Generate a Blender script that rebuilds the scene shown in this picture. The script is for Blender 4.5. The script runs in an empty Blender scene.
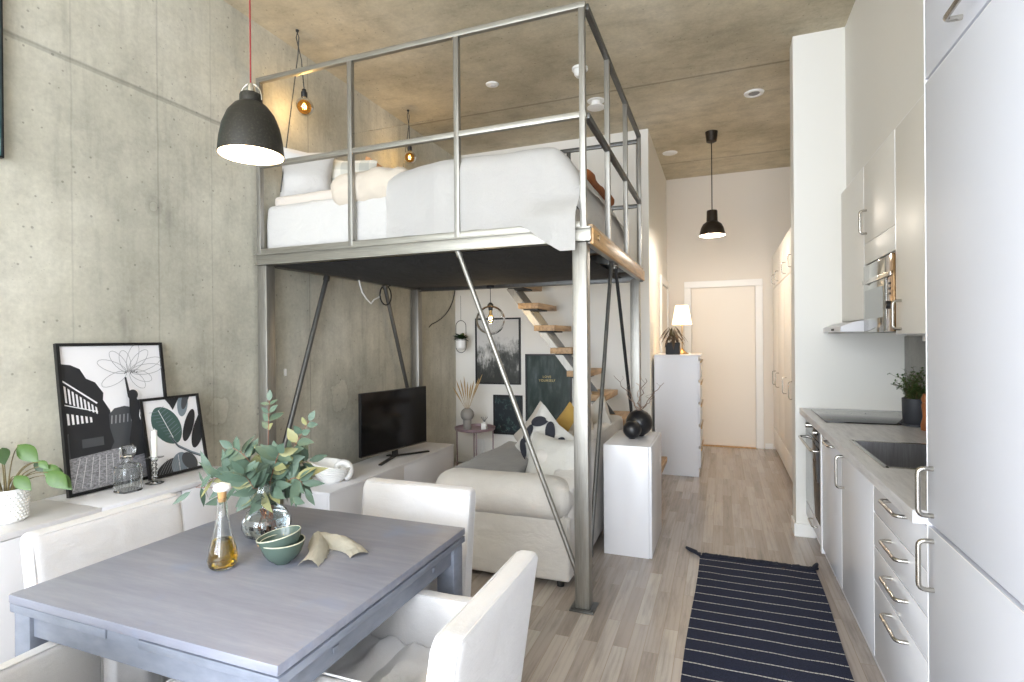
import bpy, bmesh, math, random
from mathutils import Vector, Matrix, noise
PI = math.pi
SC = bpy.context.scene
COL = SC.collection
RND = random.Random(7)

# ------------------------------------------------------------------ materials
def lin(c):
    c = c / 255.0
    return c / 12.92 if c <= 0.04045 else ((c + 0.055) / 1.055) ** 2.4
def rgb(r, g, b): return (lin(r), lin(g), lin(b), 1.0)

def mat(name, col, rough=0.5, metal=0.0, **kw):
    m = bpy.data.materials.new(name); m.use_nodes = True
    b = m.node_tree.nodes['Principled BSDF']
    b.inputs['Base Color'].default_value = rgb(*col)
    b.inputs['Roughness'].default_value = rough
    b.inputs['Metallic'].default_value = metal
    for k, v in kw.items(): b.inputs[k.replace('_', ' ')].default_value = v
    return m

class NT:
    def __init__(s, m): s.m = m; s.t = m.node_tree; s.b = s.t.nodes['Principled BSDF']
    def n(s, typ, **kw):
        n = s.t.nodes.new(typ)
        for k, v in kw.items(): setattr(n, k, v)
        return n
    def l(s, a, b): s.t.links.new(a, b)
    def coords(s, scale=(1, 1, 1), loc=(0, 0, 0), rot=(0, 0, 0), kind='Object'):
        tc = s.n('ShaderNodeTexCoord'); mp = s.n('ShaderNodeMapping')
        mp.inputs['Scale'].default_value = scale; mp.inputs['Location'].default_value = loc
        mp.inputs['Rotation'].default_value = rot
        s.l(tc.outputs[kind], mp.inputs['Vector']); return mp.outputs[0]
    def noise(s, vec, scale, detail=4, rough=0.55):
        n = s.n('ShaderNodeTexNoise'); n.inputs['Scale'].default_value = scale
        n.inputs['Detail'].default_value = detail; n.inputs['Roughness'].default_value = rough
        s.l(vec, n.inputs['Vector']); return n.outputs['Fac']
    def ramp(s, fac, stops):
        r = s.n('ShaderNodeValToRGB'); e = r.color_ramp.elements
        while len(e) < len(stops): e.new(0.5)
        for i, (p, c) in enumerate(stops):
            e[i].position = p; e[i].color = rgb(*c) if isinstance(c, tuple) else (c, c, c, 1)
        s.l(fac, r.inputs['Fac']); return r.outputs['Color']
    def mix(s, fac, a, b, mode='MIX'):
        m = s.n('ShaderNodeMix', data_type='RGBA', blend_type=mode)
        if isinstance(fac, (int, float)): m.inputs[0].default_value = fac
        else: s.l(fac, m.inputs[0])
        for i, v in ((6, a), (7, b)):
            if isinstance(v, tuple): m.inputs[i].default_value = rgb(*v)
            else: s.l(v, m.inputs[i])
        return m.outputs[2]
    def math(s, op, a, b=None, c=None):
        m = s.n('ShaderNodeMath', operation=op)
        for i, v in enumerate((a, b, c)):
            if v is None: continue
            if isinstance(v, (int, float)): m.inputs[i].default_value = v
            else: s.l(v, m.inputs[i])
        return m.outputs[0]
    def sep(s, vec):
        x = s.n('ShaderNodeSeparateXYZ'); s.l(vec, x.inputs[0]); return x.outputs
    def col(s, c): s.l(c, s.b.inputs['Base Color'])
    def bump(s, h, strength=0.3, dist=0.01):
        b = s.n('ShaderNodeBump'); b.inputs['Strength'].default_value = strength
        b.inputs['Distance'].default_value = dist
        s.l(h, b.inputs['Height']); s.l(b.outputs[0], s.b.inputs['Normal'])

def concrete(name, c1, c2, c3, seams_z=(), seams_y=(), seams_x=(), streak=(3, 3, .35), stains=()):
    m = mat(name, c1, 0.75); t = NT(m)
    p = t.coords()
    big = t.noise(p, 0.9, 6, .6)
    st = t.noise(t.coords(scale=streak), 4.0, 6, .65)
    fine = t.noise(p, 45, 4, .7)
    c = t.ramp(big, [(.32, c1), (.5, c2), (.68, c3)])
    sr = t.ramp(st, [(.3, .74), (.45, .95), (.62, 1.02), (.8, 1.14)])
    c = t.mix(.75, c, sr, 'MULTIPLY')
    c = t.mix(.35, c, t.ramp(fine, [(.3, .7), (.7, 1.15)]), 'MULTIPLY')
    v = t.n('ShaderNodeTexVoronoi'); v.inputs['Scale'].default_value = 17
    t.l(t.coords(), v.inputs['Vector'])
    sp = t.math('ADD', v.outputs['Distance'], t.math('MULTIPLY', t.noise(p, 3.1, 2), .18))
    pit = t.ramp(sp, [(.16, .35), (.19, 1.0)])
    v2 = t.n('ShaderNodeTexVoronoi'); v2.inputs['Scale'].default_value = 46; t.l(t.coords(), v2.inputs['Vector'])
    pit2 = t.ramp(t.math('ADD', v2.outputs['Distance'], t.math('MULTIPLY', t.noise(p, 2.3, 3), .5)), [(.26, .55), (.31, 1.0)])
    c = t.mix(.7, c, pit2, 'MULTIPLY'); mott = t.noise(p, 5.5, 8, .72)
    c = t.mix(.8, c, t.ramp(mott, [(.3, .80), (.5, 1.0), (.7, 1.10)]), 'MULTIPLY')
    c = t.mix(.55, c, pit, 'MULTIPLY')
    X = t.sep(p)
    def line(comp, val, w, dark):
        nonlocal c
        wob = t.math('MULTIPLY', t.math('SUBTRACT', t.noise(p, 6, 3), .5), .012)
        d = t.math('ABSOLUTE', t.math('SUBTRACT', t.math('ADD', X[comp], wob), val))
        c = t.mix(1.0, c, t.ramp(t.math('DIVIDE', d, w), [(.25, dark), (1.0, 1.0)]), 'MULTIPLY')
    for z, w, k in seams_z: line(2, z, w, k)
    for y, w, k in seams_y: line(1, y, w, k)
    for x, w, k in seams_x: line(0, x, w, k)
    for (y, z, r, k) in stains:
        dy = t.math('SUBTRACT', X[1], y); dz = t.math('SUBTRACT', X[2], z)
        d = t.math('SQRT', t.math('ADD', t.math('MULTIPLY', dy, dy), t.math('MULTIPLY', t.math('MULTIPLY', dz, dz), .7)))
        d = t.math('ADD', d, t.math('MULTIPLY', t.math('SUBTRACT', t.noise(p, 9, 4), .5), r * .8))
        c = t.mix(1.0, c, t.ramp(t.math('DIVIDE', d, r), [(.38, .97), (.42, k - .1), (.5, k), (.9, k + .06), (1.0, 1.0)]), 'MULTIPLY')
    t.col(c)
    t.bump(t.math('ADD', t.math('MULTIPLY', fine, .35), t.math('MULTIPLY', pit, .9)), .35, .006)
    return m

def fabric(name, c, var=.08, scale=900, rough=.9, bump=.15, crease=.35):
    m = mat(name, c, rough); t = NT(m); p = t.coords()
    a = t.noise(p, 6, 3); w = t.noise(t.coords(scale=(1, 1, 1)), scale, 2)
    cc = t.mix(1.0, c, t.ramp(a, [(.3, 1 - var), (.7, 1.0)]), 'MULTIPLY')
    cc = t.mix(.5, cc, t.ramp(w, [(.3, .82), (.7, 1.05)]), 'MULTIPLY')
    t.col(cc)
    cr = t.noise(t.coords(scale=(1, 1, 1.6)), 7, 4, .55); cr.node.inputs['Distortion'].default_value = .7
    b1 = t.n('ShaderNodeBump'); b1.inputs['Strength'].default_value = crease; b1.inputs['Distance'].default_value = .03; t.l(cr, b1.inputs['Height'])
    b2 = t.n('ShaderNodeBump'); b2.inputs['Strength'].default_value = bump; b2.inputs['Distance'].default_value = .002; t.l(w, b2.inputs['Height'])
    t.l(b1.outputs[0], b2.inputs['Normal']); t.l(b2.outputs[0], t.b.inputs['Normal'])
    t.b.inputs['Sheen Weight'].default_value = .15 if sum(c) > 400 else 0
    return m

def brushed(name, c, rough=.32, metal=.9, stretch=(40, 40, 2)):
    m = mat(name, c, rough, metal); t = NT(m)
    n = t.noise(t.coords(scale=stretch), 3, 5, .7)
    t.col(t.mix(1.0, c, t.ramp(n, [(.3, .72), (.7, 1.08)]), 'MULTIPLY'))
    t.l(t.math('MULTIPLY_ADD', n, .25, rough - .1), t.b.inputs['Roughness'])
    return m

def wood(name, c1, c2, axis=1, rough=.5, scale=1.0):
    m = mat(name, c1, rough); t = NT(m)
    s = [16 * scale] * 3; s[axis] = 1.6 * scale
    n = t.noise(t.coords(scale=tuple(s)), 2.2, 6, .65)
    t.col(t.ramp(n, [(.3, c2), (.52, c1), (.75, tuple(min(255, int(v * 1.08)) for v in c1))]))
    t.bump(n, .15, .003)
    return m

M = {}
M['concrete_wall'] = concrete('concrete_wall', (168, 166, 153), (193, 190, 176), (212, 209, 197),
    seams_z=((2.748, .012, .62), (2.735, .008, .75)), seams_y=((2.085, .007, .80), (2.42, .006, .85), (3.25, .007, .7), (1.66, .006, .86)),
    stains=((2.45, .98, .17, .86), (3.60, .97, .24, .84), (2.06, 2.14, .05, .85)))
M['concrete_ceiling'] = concrete('concrete_ceiling', (172, 162, 140), (195, 185, 162), (215, 206, 186),
    seams_y=((4.66, .02, .6), (6.86, .03, .75)), streak=(.8, 2.2, 1))
M['white_wall'] = mat('white_wall_paint', (232, 230, 224), .7)
t = NT(M['white_wall']); t.bump(t.noise(t.coords(), 260, 2), .08, .001)
M['warm_wall'] = mat('hall_wall_paint', (226, 219, 209), .7)
M['backsplash'] = concrete('backsplash_stone', (150, 150, 145), (164, 163, 158), (178, 177, 172))
M['white_gloss'] = mat('white_lacquer', (228, 228, 232), .22)
M['white_satin'] = mat('white_satin', (222, 222, 226), .38)
M['white_trim'] = mat('white_trim', (236, 235, 232), .4)
M['kitchen_front'] = mat('kitchen_front_lacquer', (230, 231, 237), .24)
M['tall_front'] = mat('tall_front_lacquer', (212, 215, 225), .55)
M['wall_front'] = mat('wall_cabinet_front_lacquer', (232, 229, 222), .42)
M['edge_light'] = mat('pale_edge_strip', (246, 246, 248), .3)
M['gap_dark'] = mat('dark_gap', (70, 70, 72), .8)
M['wardrobe'] = mat('wardrobe_front', (240, 235, 228), .4)
M['door'] = mat('door_leaf_paint', (232, 224, 212), .45)
M['steel'] = brushed('raw_steel', (166, 163, 156), .42, .8)
M['steel_x'] = brushed('raw_steel_lengthwise', (172, 169, 160), .42, .8, (2, 40, 40))
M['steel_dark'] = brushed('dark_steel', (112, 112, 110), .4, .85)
M['chrome'] = mat('brushed_nickel', (190, 186, 178), .22, 1.0)
M['sink'] = brushed('sink_steel', (168, 168, 172), .32, .9)
M['black'] = mat('black_plastic', (22, 22, 24), .4)
M['black_matte'] = mat('black_matte', (32, 33, 35), .6)
M['blackgloss'] = mat('black_glass', (8, 8, 10), .06)
M['tv_screen'] = mat('tv_screen_glass', (9, 10, 13), .12)
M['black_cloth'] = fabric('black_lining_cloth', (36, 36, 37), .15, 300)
M['slip'] = fabric('white_slipcover', (218, 217, 219), .05, 700, crease=.22)
M['linen_sofa'] = fabric('linen_sofa_cover', (216, 212, 207), .1, 420, .9, .35)
M['pillow_grey'] = fabric('light_linen', (208, 206, 200), .08, 500)
M['pillow_beige'] = fabric('beige_linen', (196, 188, 176), .08, 500)
M['mustard'] = fabric('mustard_cloth', (196, 160, 84), .1, 500)
M['rust'] = fabric('rust_cloth', (150, 88, 44), .1, 500)
M['peach'] = fabric('tan_cloth', (196, 148, 104), .1, 500)
M['throw_grey'] = fabric('grey_throw', (150, 150, 150), .12, 300)
M['bed_white'] = fabric('white_bed_linen', (200, 198, 195), .03, 600, crease=.4)
M['spread'] = fabric('white_waffle_cotton', (230, 228, 225), .02, 500, crease=.25)
M['sheet_cream'] = fabric('cream_sheet', (212, 203, 193), .04, 600)
M['duvet'] = fabric('beige_duvet', (206, 195, 180), .06, 600)
M['napkin'] = fabric('oat_napkin', (212, 208, 194), .08, 600)
M['navy'] = None
M['glass'] = mat('clear_glass', (250, 252, 252), .02, 0, Transmission_Weight=1.0, IOR=1.45)
M['thin_glass'] = mat('thin_glass', (250, 252, 250), .0, 0, Transmission_Weight=1.0, IOR=1.05)
M['amber_glass'] = mat('amber_glass', (255, 238, 200), .0, 0, Transmission_Weight=1.0, IOR=1.06)
def clear(name, tint, ior):
    m = bpy.data.materials.new(name); m.use_nodes = True; t = m.node_tree
    t.nodes.remove(t.nodes['Principled BSDF']); out = [n for n in t.nodes if n.type == 'OUTPUT_MATERIAL'][0]
    a = t.nodes.new('ShaderNodeBsdfTransparent'); a.inputs[0].default_value = rgb(*tint)
    g = t.nodes.new('ShaderNodeBsdfGlossy'); g.inputs['Roughness'].default_value = .02
    f = t.nodes.new('ShaderNodeFresnel'); f.inputs['IOR'].default_value = ior; x = t.nodes.new('ShaderNodeMixShader')
    t.links.new(f.outputs[0], x.inputs[0]); t.links.new(a.outputs[0], x.inputs[1]); t.links.new(g.outputs[0], x.inputs[2]); t.links.new(x.outputs[0], out.inputs[0])
    return m
M['thin_glass'] = clear('thin_clear_glass', (254, 254, 254), 1.12)
M['amber_glass'] = clear('thin_amber_glass', (250, 232, 196), 1.3)
M['oil'] = mat('olive_oil', (186, 146, 18), .02, 0, Transmission_Weight=1.0, IOR=1.36)
M['cork'] = mat('cork', (180, 140, 92), .8)
M['porcelain'] = mat('white_porcelain', (238, 238, 236), .3)
M['bowl'] = mat('green_glaze', (78, 94, 86), .22)
M['bowl_rim'] = mat('bowl_rim_glaze', (196, 196, 176), .3)
M['vase_grey'] = mat('grey_ceramic', (150, 146, 140), .6)
M['vase_black'] = mat('black_ceramic', (28, 28, 31), .32)
M['pot_dark'] = mat('dark_grey_pot', (54, 56, 62), .5)
M['soil'] = mat('soil', (50, 38, 30), .95)
M['candle'] = mat('candle_wax', (244, 243, 238), .5, 0, Subsurface_Weight=.1)
M['mauve'] = mat('mauve_metal', (150, 128, 134), .4, .3)
M['red_cord'] = mat('red_cord', (120, 14, 18), .6)
M['cord'] = mat('grey_cord', (70, 70, 68), .7)
M['lamp_black'] = mat('speckled_black_metal', (44, 42, 38), .45, .3)
t = NT(M['lamp_black']); t.col(t.ramp(t.noise(t.coords(), 160, 2), [(.5, (34, 32, 27)), (.75, (56, 53, 45))]))
M['lamp_dark'] = mat('dark_bronze', (52, 44, 36), .4, .5)
M['lamp_in'] = mat('lamp_inside_white', (255, 246, 230), .5)
M['brass'] = mat('aged_brass', (170, 140, 96), .35, .9)
M['oak'] = wood('oak_tread', (176, 146, 110), (126, 98, 68), 1, .55)
M['fascia'] = wood('golden_fascia', (196, 152, 96), (150, 108, 62), 1, .4)
M['mill'] = wood('walnut_mill', (150, 90, 50), (100, 58, 32), 2, .35)
M['pampas'] = fabric('dried_grass', (190, 160, 112), .2, 300)
M['twig'] = mat('bare_twig', (130, 108, 92), .8)
M['leaf_green'] = mat('fresh_leaf', (66, 98, 36), .42)
M['leaf_dark'] = mat('dark_leaf', (40, 64, 28), .45)
M['leaf_brown'] = mat('brown_leaf', (84, 66, 46), .5)
M['stem'] = mat('plant_stem', (96, 84, 48), .6)
M['stem_red'] = mat('reddish_stem', (136, 92, 74), .6)
M['euc'] = mat('eucalyptus_leaf', (78, 98, 82), .5)
M['euc2'] = mat('eucalyptus_leaf_pale', (130, 130, 88), .5)
M['herb'] = mat('herb_leaf', (74, 104, 50), .5)
M['water'] = mat('water', (235, 245, 248), .0, 0, Transmission_Weight=1.0, IOR=1.33)
M['paper'] = mat('print_paper', (232, 231, 234), .5)
M['ink'] = mat('print_black', (36, 37, 41), .5)
M['ink2'] = mat('print_charcoal', (72, 74, 78), .5)
M['ink3'] = mat('print_grey', (150, 151, 155), .5)
M['gold'] = mat('gold_print', (206, 186, 118), .4)
M['leafprint'] = mat('print_leaf_teal', (66, 92, 88), .5)
M['leafprint2'] = mat('print_leaf_slate', (120, 132, 142), .5)
def emis(name, col, s):
    m = mat(name, col, .5); b = m.node_tree.nodes['Principled BSDF']
    b.inputs['Emission Color'].default_value = rgb(*col); b.inputs['Emission Strength'].default_value = s
    return m
M['bulb_on'] = emis('lit_bulb', (255, 226, 178), 28)
M['bulb_hall'] = emis('lit_hall_bulb', (255, 220, 165), 28)
M['shade_lit'] = mat('lit_fabric_shade', (255, 244, 226), .8)
b_ = M['shade_lit'].node_tree.nodes['Principled BSDF']; b_.inputs['Emission Color'].default_value = rgb(255, 226, 180); b_.inputs['Emission Strength'].default_value = 1.6
M['filament'] = emis('glowing_filament', (255, 205, 140), 2.5)

# floor
def floor_mat():
    m = mat('oak_parquet', (196, 178, 156), .26); t = NT(m)
    p = t.coords(rot=(0, 0, PI / 2))
    br = t.n('ShaderNodeTexBrick', offset=.37, offset_frequency=2)
    for k, v in (('Scale', 1.0), ('Brick Width', .62), ('Row Height', .068), ('Mortar Size', .0012), ('Mortar Smooth', .1), ('Bias', 0.0)): br.inputs[k].default_value = v
    br.inputs['Color1'].default_value = (0, 0, 0, 1); br.inputs['Color2'].default_value = (1, 1, 1, 1); br.inputs['Mortar'].default_value = (.4, .4, .4, 1)
    t.l(p, br.inputs['Vector'])
    base = t.ramp(br.outputs['Color'], [(0, (158, 147, 139)), (.4, (172, 162, 154)), (.75, (182, 172, 165)), (1, (190, 182, 175))])
    add = t.n('ShaderNodeVectorMath', operation='MULTIPLY_ADD')
    t.l(br.outputs['Color'], add.inputs[0]); add.inputs[1].default_value = (37, 11, 5); t.l(t.coords(scale=(14, 1.3, 1)), add.inputs[2])
    g = t.noise(add.outputs[0], 1.6, 7, .68)
    wv = t.n('ShaderNodeTexWave', wave_type='RINGS', rings_direction='Y')
    wv.inputs['Scale'].default_value = .9; wv.inputs['Distortion'].default_value = 5; wv.inputs['Detail'].default_value = 3
    t.l(add.outputs[0], wv.inputs['Vector'])
    c = t.mix(.8, base, t.ramp(g, [(.3, .60), (.52, 1.0), (.8, 1.08)]), 'MULTIPLY')
    c = t.mix(.35, c, t.ramp(wv.outputs['Fac'], [(.0, .78), (.35, 1.0), (1, 1.02)]), 'MULTIPLY')
    c = t.mix(t.math('MULTIPLY', br.outputs['Fac'], .6), c, (150, 134, 118))
    t.col(c); t.bump(g, .08, .002)
    return m
M['floor'] = floor_mat()

def paint_table():
    m = mat('grey_blue_table_paint', (146, 152, 170), .38); t = NT(m)
    a = t.noise(t.coords(scale=(1.2, 10, 6)), 3, 6, .7); b = t.noise(t.coords(), 3.2, 5, .6)
    c = t.ramp(a, [(.25, (120, 123, 138)), (.55, (134, 137, 151)), (.8, (150, 151, 162))])
    c = t.mix(.6, c, t.ramp(b, [(.35, .93), (.65, 1.04)]), 'MULTIPLY')
    c = t.mix(t.ramp(t.noise(t.coords(loc=(3, 1, 0)), 4.5, 3), [(.60, 0.0), (.72, .55)]), c, (122, 138, 170))
    t.col(c); t.bump(a, .1, .002); return m
M['table'] = paint_table()
M['table_side_shaded'] = mat('grey_blue_table_side_shaded', (146, 157, 180), .4)  # same paint as the tabletop, colour darkened to hold back window light on the sides
t = NT(M['table_side_shaded']); t.col(t.ramp(t.noise(t.coords(scale=(3, 3, 8)), 5, 5), [(.3, (112, 118, 131)), (.7, (128, 134, 148))]))

def counter_mat():
    m = mat('pale_laminate_worktop', (178, 178, 180), .35); t = NT(m)
    a = t.noise(t.coords(scale=(9, 1.2, 9)), 5, 7, .7)
    t.col(t.ramp(a, [(.3, (190, 189, 192)), (.5, (212, 211, 213)), (.75, (228, 227, 228))])); return m
M['counter'] = counter_mat()
def rug_mat():
    m = mat('navy_rag_rug', (38, 44, 66), .95); t = NT(m); p = t.coords()
    X = t.sep(p)
    y = t.math('ADD', X[1], t.math('MULTIPLY', t.math('SUBTRACT', t.noise(p, 7, 2), .5), .008))
    f = t.math('FRACT', t.math('DIVIDE', t.math('ADD', y, 10), .098))
    dash = t.math('GREATER_THAN', t.math('FRACT', t.math('MULTIPLY', X[0], 55)), .12)
    st = t.math('MULTIPLY', t.math('LESS_THAN', f, .065), dash)
    sp = t.noise(p, 190, 3, .8)
    base = t.ramp(sp, [(.35, (20, 25, 46)), (.6, (32, 39, 64)), (.76, (46, 54, 82)), (.82, (120, 126, 142))])
    t.col(t.mix(st, base, (206, 202, 196)))
    w = t.n('ShaderNodeTexWave', bands_direction='Y'); w.inputs['Scale'].default_value = 60; t.l(p, w.inputs['Vector'])
    t.bump(t.math('ADD', w.outputs['Fac'], t.math('MULTIPLY', sp, .6)), .5, .004); return m
M['navy'] = rug_mat()
M['navy_plain'] = fabric('navy_fringe', (30, 34, 50), .2, 300)

def print_forest():
    m = mat('misty_forest_print', (150, 150, 148), .4); t = NT(m); p = t.coords()
    X = t.sep(p)
    n = t.noise(t.coords(scale=(14, 1, 5)), 3, 6, .75); n2 = t.noise(p, 7, 5)
    h = t.math('ADD', t.math('MULTIPLY', t.math('SUBTRACT', X[2], 1.25), 1.9), t.math('MULTIPLY', t.math('SUBTRACT', n, .5), 1.2))
    h = t.math('ADD', h, t.math('MULTIPLY', t.math('SUBTRACT', n2, .5), 1.6)); h = t.math('ADD', h, .42)
    t.col(t.ramp(h, [(0, (52, 54, 52)), (.25, (80, 82, 79)), (.42, (150, 150, 147)), (.7, (204, 203, 200))])); return m
M['print_forest'] = print_forest()
def print_moss():
    m = mat('dark_green_print', (50, 62, 58), .22); t = NT(m)
    n = t.noise(t.coords(scale=(5, 1, 1.4)), 2.2, 6, .6)
    t.col(t.ramp(n, [(.3, (34, 44, 42)), (.5, (50, 64, 60)), (.62, (74, 84, 84)), (.7, (110, 118, 120)), (.78, (58, 66, 70))])); return m
M['print_moss'] = print_moss()
def print_floral():
    m = mat('dark_floral_print', (30, 40, 46), .4); t = NT(m)
    n = t.noise(t.coords(), 13, 5, .7); k = t.noise(t.coords(loc=(2, 3, 4)), 9, 3)
    c = t.ramp(n, [(.5, (28, 38, 44)), (.56, (66, 92, 88)), (.6, (34, 44, 52)), (.64, (186, 176, 160))])
    t.col(t.mix(t.ramp(k, [(.45, 0.0), (.55, 1.0)]), (27, 36, 42), c)); return m
M['print_floral'] = print_floral()
def print_teal():
    m = mat('teal_abstract_print', (90, 140, 140), .3); t = NT(m)
    t.col(t.ramp(t.noise(t.coords(), 5, 5), [(.3, (20, 30, 60)), (.5, (90, 150, 150)), (.7, (205, 225, 215))])); return m
M['print_teal'] = print_teal()
def check_mat():
    m = mat('checked_linen', (200, 198, 188), .9); t = NT(m); X = t.sep(t.coords())
    a = t.math('GREATER_THAN', t.math('FRACT', t.math('MULTIPLY', X[0], 9)), .5)
    b = t.math('GREATER_THAN', t.math('FRACT', t.math('MULTIPLY', X[2], 9)), .5)
    t.col(t.ramp(t.math('MULTIPLY', t.math('ADD', a, b), .5), [(0, (222, 219, 209)), (.5, (204, 203, 193)), (1, (182, 183, 176))])); return m
M['check'] = check_mat()
def cobble():
    m = mat('print_cobbles', (120, 120, 125), .5); t = NT(m)
    t.col(t.ramp(t.noise(t.coords(scale=(1, 1, 2.5)), 70, 5, .8), [(.35, (84, 84, 90)), (.65, (178, 178, 184))])); return m
M['cobble'] = cobble()
def seed_leaf():
    m = mat('olive_tinted_leaf', (90, 110, 60), .5); return m

# ------------------------------------------------------------------ mesh builder
class MB:
    def __init__(s): s.bm = bmesh.new(); s.k = 0
    def _tag(s, faces):
        for f in faces: f.material_index = s.k
    def box(s, x0, y0, z0, x1, y1, z1, bev=0.0, mtx=None, seg=2):
        g = bmesh.new(); bmesh.ops.create_cube(g, size=1)
        for v in g.verts:
            v.co = Vector(((x0 + x1) / 2 + v.co.x * (x1 - x0), (y0 + y1) / 2 + v.co.y * (y1 - y0), (z0 + z1) / 2 + v.co.z * (z1 - z0)))
        if bev > 0: bmesh.ops.bevel(g, geom=list(g.edges), offset=bev, segments=seg, profile=.5, affect='EDGES')
        s.merge(g, mtx); return s
    def merge(s, g, mtx=None):
        if mtx is not None: g.transform(mtx)
        n = len(s.bm.faces); me = bpy.data.meshes.new('t'); g.to_mesh(me); g.free()
        s.bm.from_mesh(me); bpy.data.meshes.remove(me); s.bm.faces.ensure_lookup_table()
        for f in s.bm.faces[n:]: f.material_index = s.k
    def hexa(s, pts):
        v = [s.bm.verts.new(p) for p in pts]
        for q in ((0, 3, 2, 1), (4, 5, 6, 7), (0, 1, 5, 4), (1, 2, 6, 5), (2, 3, 7, 6), (3, 0, 4, 7)):
            s.bm.faces.new([v[i] for i in q]).material_index = s.k
        return s
    def tube(s, pts, r, seg=8, caps=True):
        P = [Vector(p) for p in pts]; n = len(P)
        R = r if isinstance(r, (list, tuple)) else [r] * n
        up = None; rings = []
        for i in range(n):
            a = P[max(i - 1, 0)]; b = P[min(i + 1, n - 1)]; t = (b - a)
            if t.length < 1e-9: t = Vector((0, 0, 1))
            t.normalize()
            if up is None: up = t.orthogonal().normalized()
            else:
                up = up - t * up.dot(t)
                up = up.normalized() if up.length > 1e-6 else t.orthogonal().normalized()
            w = t.cross(up)
            rings.append([s.bm.verts.new(P[i] + (up * math.cos(2 * PI * j / seg) + w * math.sin(2 * PI * j / seg)) * R[i]) for j in range(seg)])
        for i in range(n - 1):
            for j in range(seg):
                s.bm.faces.new((rings[i][j], rings[i][(j + 1) % seg], rings[i + 1][(j + 1) % seg], rings[i + 1][j])).material_index = s.k
        if caps:
            s.bm.faces.new(rings[0][::-1]).material_index = s.k; s.bm.faces.new(rings[-1]).material_index = s.k
        return s
    def cyl(s, p0, p1, r0, r1=None, seg=20): return s.tube([p0, p1], [r0, r0 if r1 is None else r1], seg)
    def bar(s, p0, p1, w, h=None, up=(0, 0, 1)):
        h = h or w; a = Vector(p0); b = Vector(p1); t = (b - a).normalized(); u = Vector(up)
        u = (u - t * u.dot(t)); u = u.normalized() if u.length > 1e-5 else t.orthogonal().normalized()
        c = t.cross(u); q = []
        for p in (a, b):
            for (i, j) in ((-1, -1), (1, -1), (1, 1), (-1, 1)): q.append(p + c * i * w / 2 + u * j * h / 2)
        return s.hexa(q)
    def lathe(s, prof, c=(0, 0, 0), seg=32, sx=1.0, sy=1.0, mtx=None):
        c = Vector(c); rings = []
        for (r, z) in prof:
            if r < 1e-6:
                p = Vector((0, 0, z))
                if mtx: p = mtx @ p
                rings.append([s.bm.verts.new(c + p)])
            else:
                rr = []
                for j in range(seg):
                    p = Vector((r * math.cos(2 * PI * j / seg) * sx, r * math.sin(2 * PI * j / seg) * sy, z))
                    if mtx: p = mtx @ p
                    rr.append(s.bm.verts.new(c + p))
                rings.append(rr)
        for a, b in zip(rings[:-1], rings[1:]):
            if len(a) == 1 and len(b) == 1: continue
            for j in range(seg):
                k = (j + 1) % seg
                if len(a) == 1: f = (a[0], b[k], b[j])
                elif len(b) == 1: f = (a[j], a[k], b[0])
                else: f = (a[j], a[k], b[k], b[j])
                s.bm.faces.new(f).material_index = s.k
        return s
    def soft(s, x0, y0, z0, x1, y1, z1, r=.03, n=10, amp=0.0, freq=4.0, mtx=None, fn=None, seed=0):
        c = Vector(((x0 + x1) / 2, (y0 + y1) / 2, (z0 + z1) / 2)); h = Vector(((x1 - x0) / 2, (y1 - y0) / 2, (z1 - z0) / 2))
        g = bmesh.new(); bmesh.ops.create_cube(g, size=2)
        bmesh.ops.subdivide_edges(g, edges=list(g.edges), cuts=n, use_grid_fill=True)
        inn = Vector([max(v - r, 1e-4) for v in h])
        def mp(u, hh, ii):  # denser sampling near the edges
            a = abs(u); rr = hh - ii; k = .72
            return math.copysign(a / k * ii if a < k else ii + (a - k) / (1 - k) * rr, u)
        for v in g.verts:
            p = Vector([mp(v.co[i], h[i], inn[i]) for i in range(3)])
            q = Vector([max(-inn[i], min(inn[i], p[i])) for i in range(3)]); d = p - q
            if d.length > 1e-7:
                m = max(abs(d.x), abs(d.y), abs(d.z)); d = d.normalized() * m
            v.co = c + q + d
        g.normal_update()
        if fn:
            for v in g.verts: v.co = fn(v.co.copy())
        if amp:
            g.normal_update()
            for v in g.verts:
                q = v.co * freq + Vector((seed * 3.1, seed, 0))
                a = noise.noise(q) + .5 * noise.noise(q * 2.3) 
                v.co += v.normal * a * amp
        s.merge(g, mtx); return s
    def pillow(s, w, h, t, mtx, n=18, amp=.006, seed=0, pinch=.12):
        g = bmesh.new(); F = {}; 
        for side in (1, -1):
            for i in range(n + 1):
                for j in range(n + 1):
                    u = -1 + 2 * i / n; v = -1 + 2 * j / n
                    edge = i in (0, n) or j in (0, n)
                    if edge and side == -1: F[side, i, j] = F[1, i, j]; continue
                    th = ((1 - abs(u) ** 2.6) * (1 - abs(v) ** 2.6)) ** .55 * t / 2
                    k = 1 - pinch * (1 - abs(u * v)) * max(abs(u), abs(v)) ** 2
                    x = u * w / 2 * (k if abs(u) >= abs(v) else 1 - pinch * .3); z = v * h / 2 * (k if abs(v) > abs(u) else 1 - pinch * .3)
                    q = Vector((x * 7 + seed, side * 2 + seed, z * 7)); a = noise.noise(q) * amp + noise.noise(q * 2.2) * amp * .5
                    F[side, i, j] = g.verts.new((x, side * (th + (0 if edge else a)), z))
        for side in (1, -1):
            for i in range(n):
                for j in range(n):
                    f = [F[side, i, j], F[side, i + 1, j], F[side, i + 1, j + 1], F[side, i, j + 1]]
                    g.faces.new(f if side == -1 else f[::-1])
        s.merge(g, mtx); return s
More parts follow.
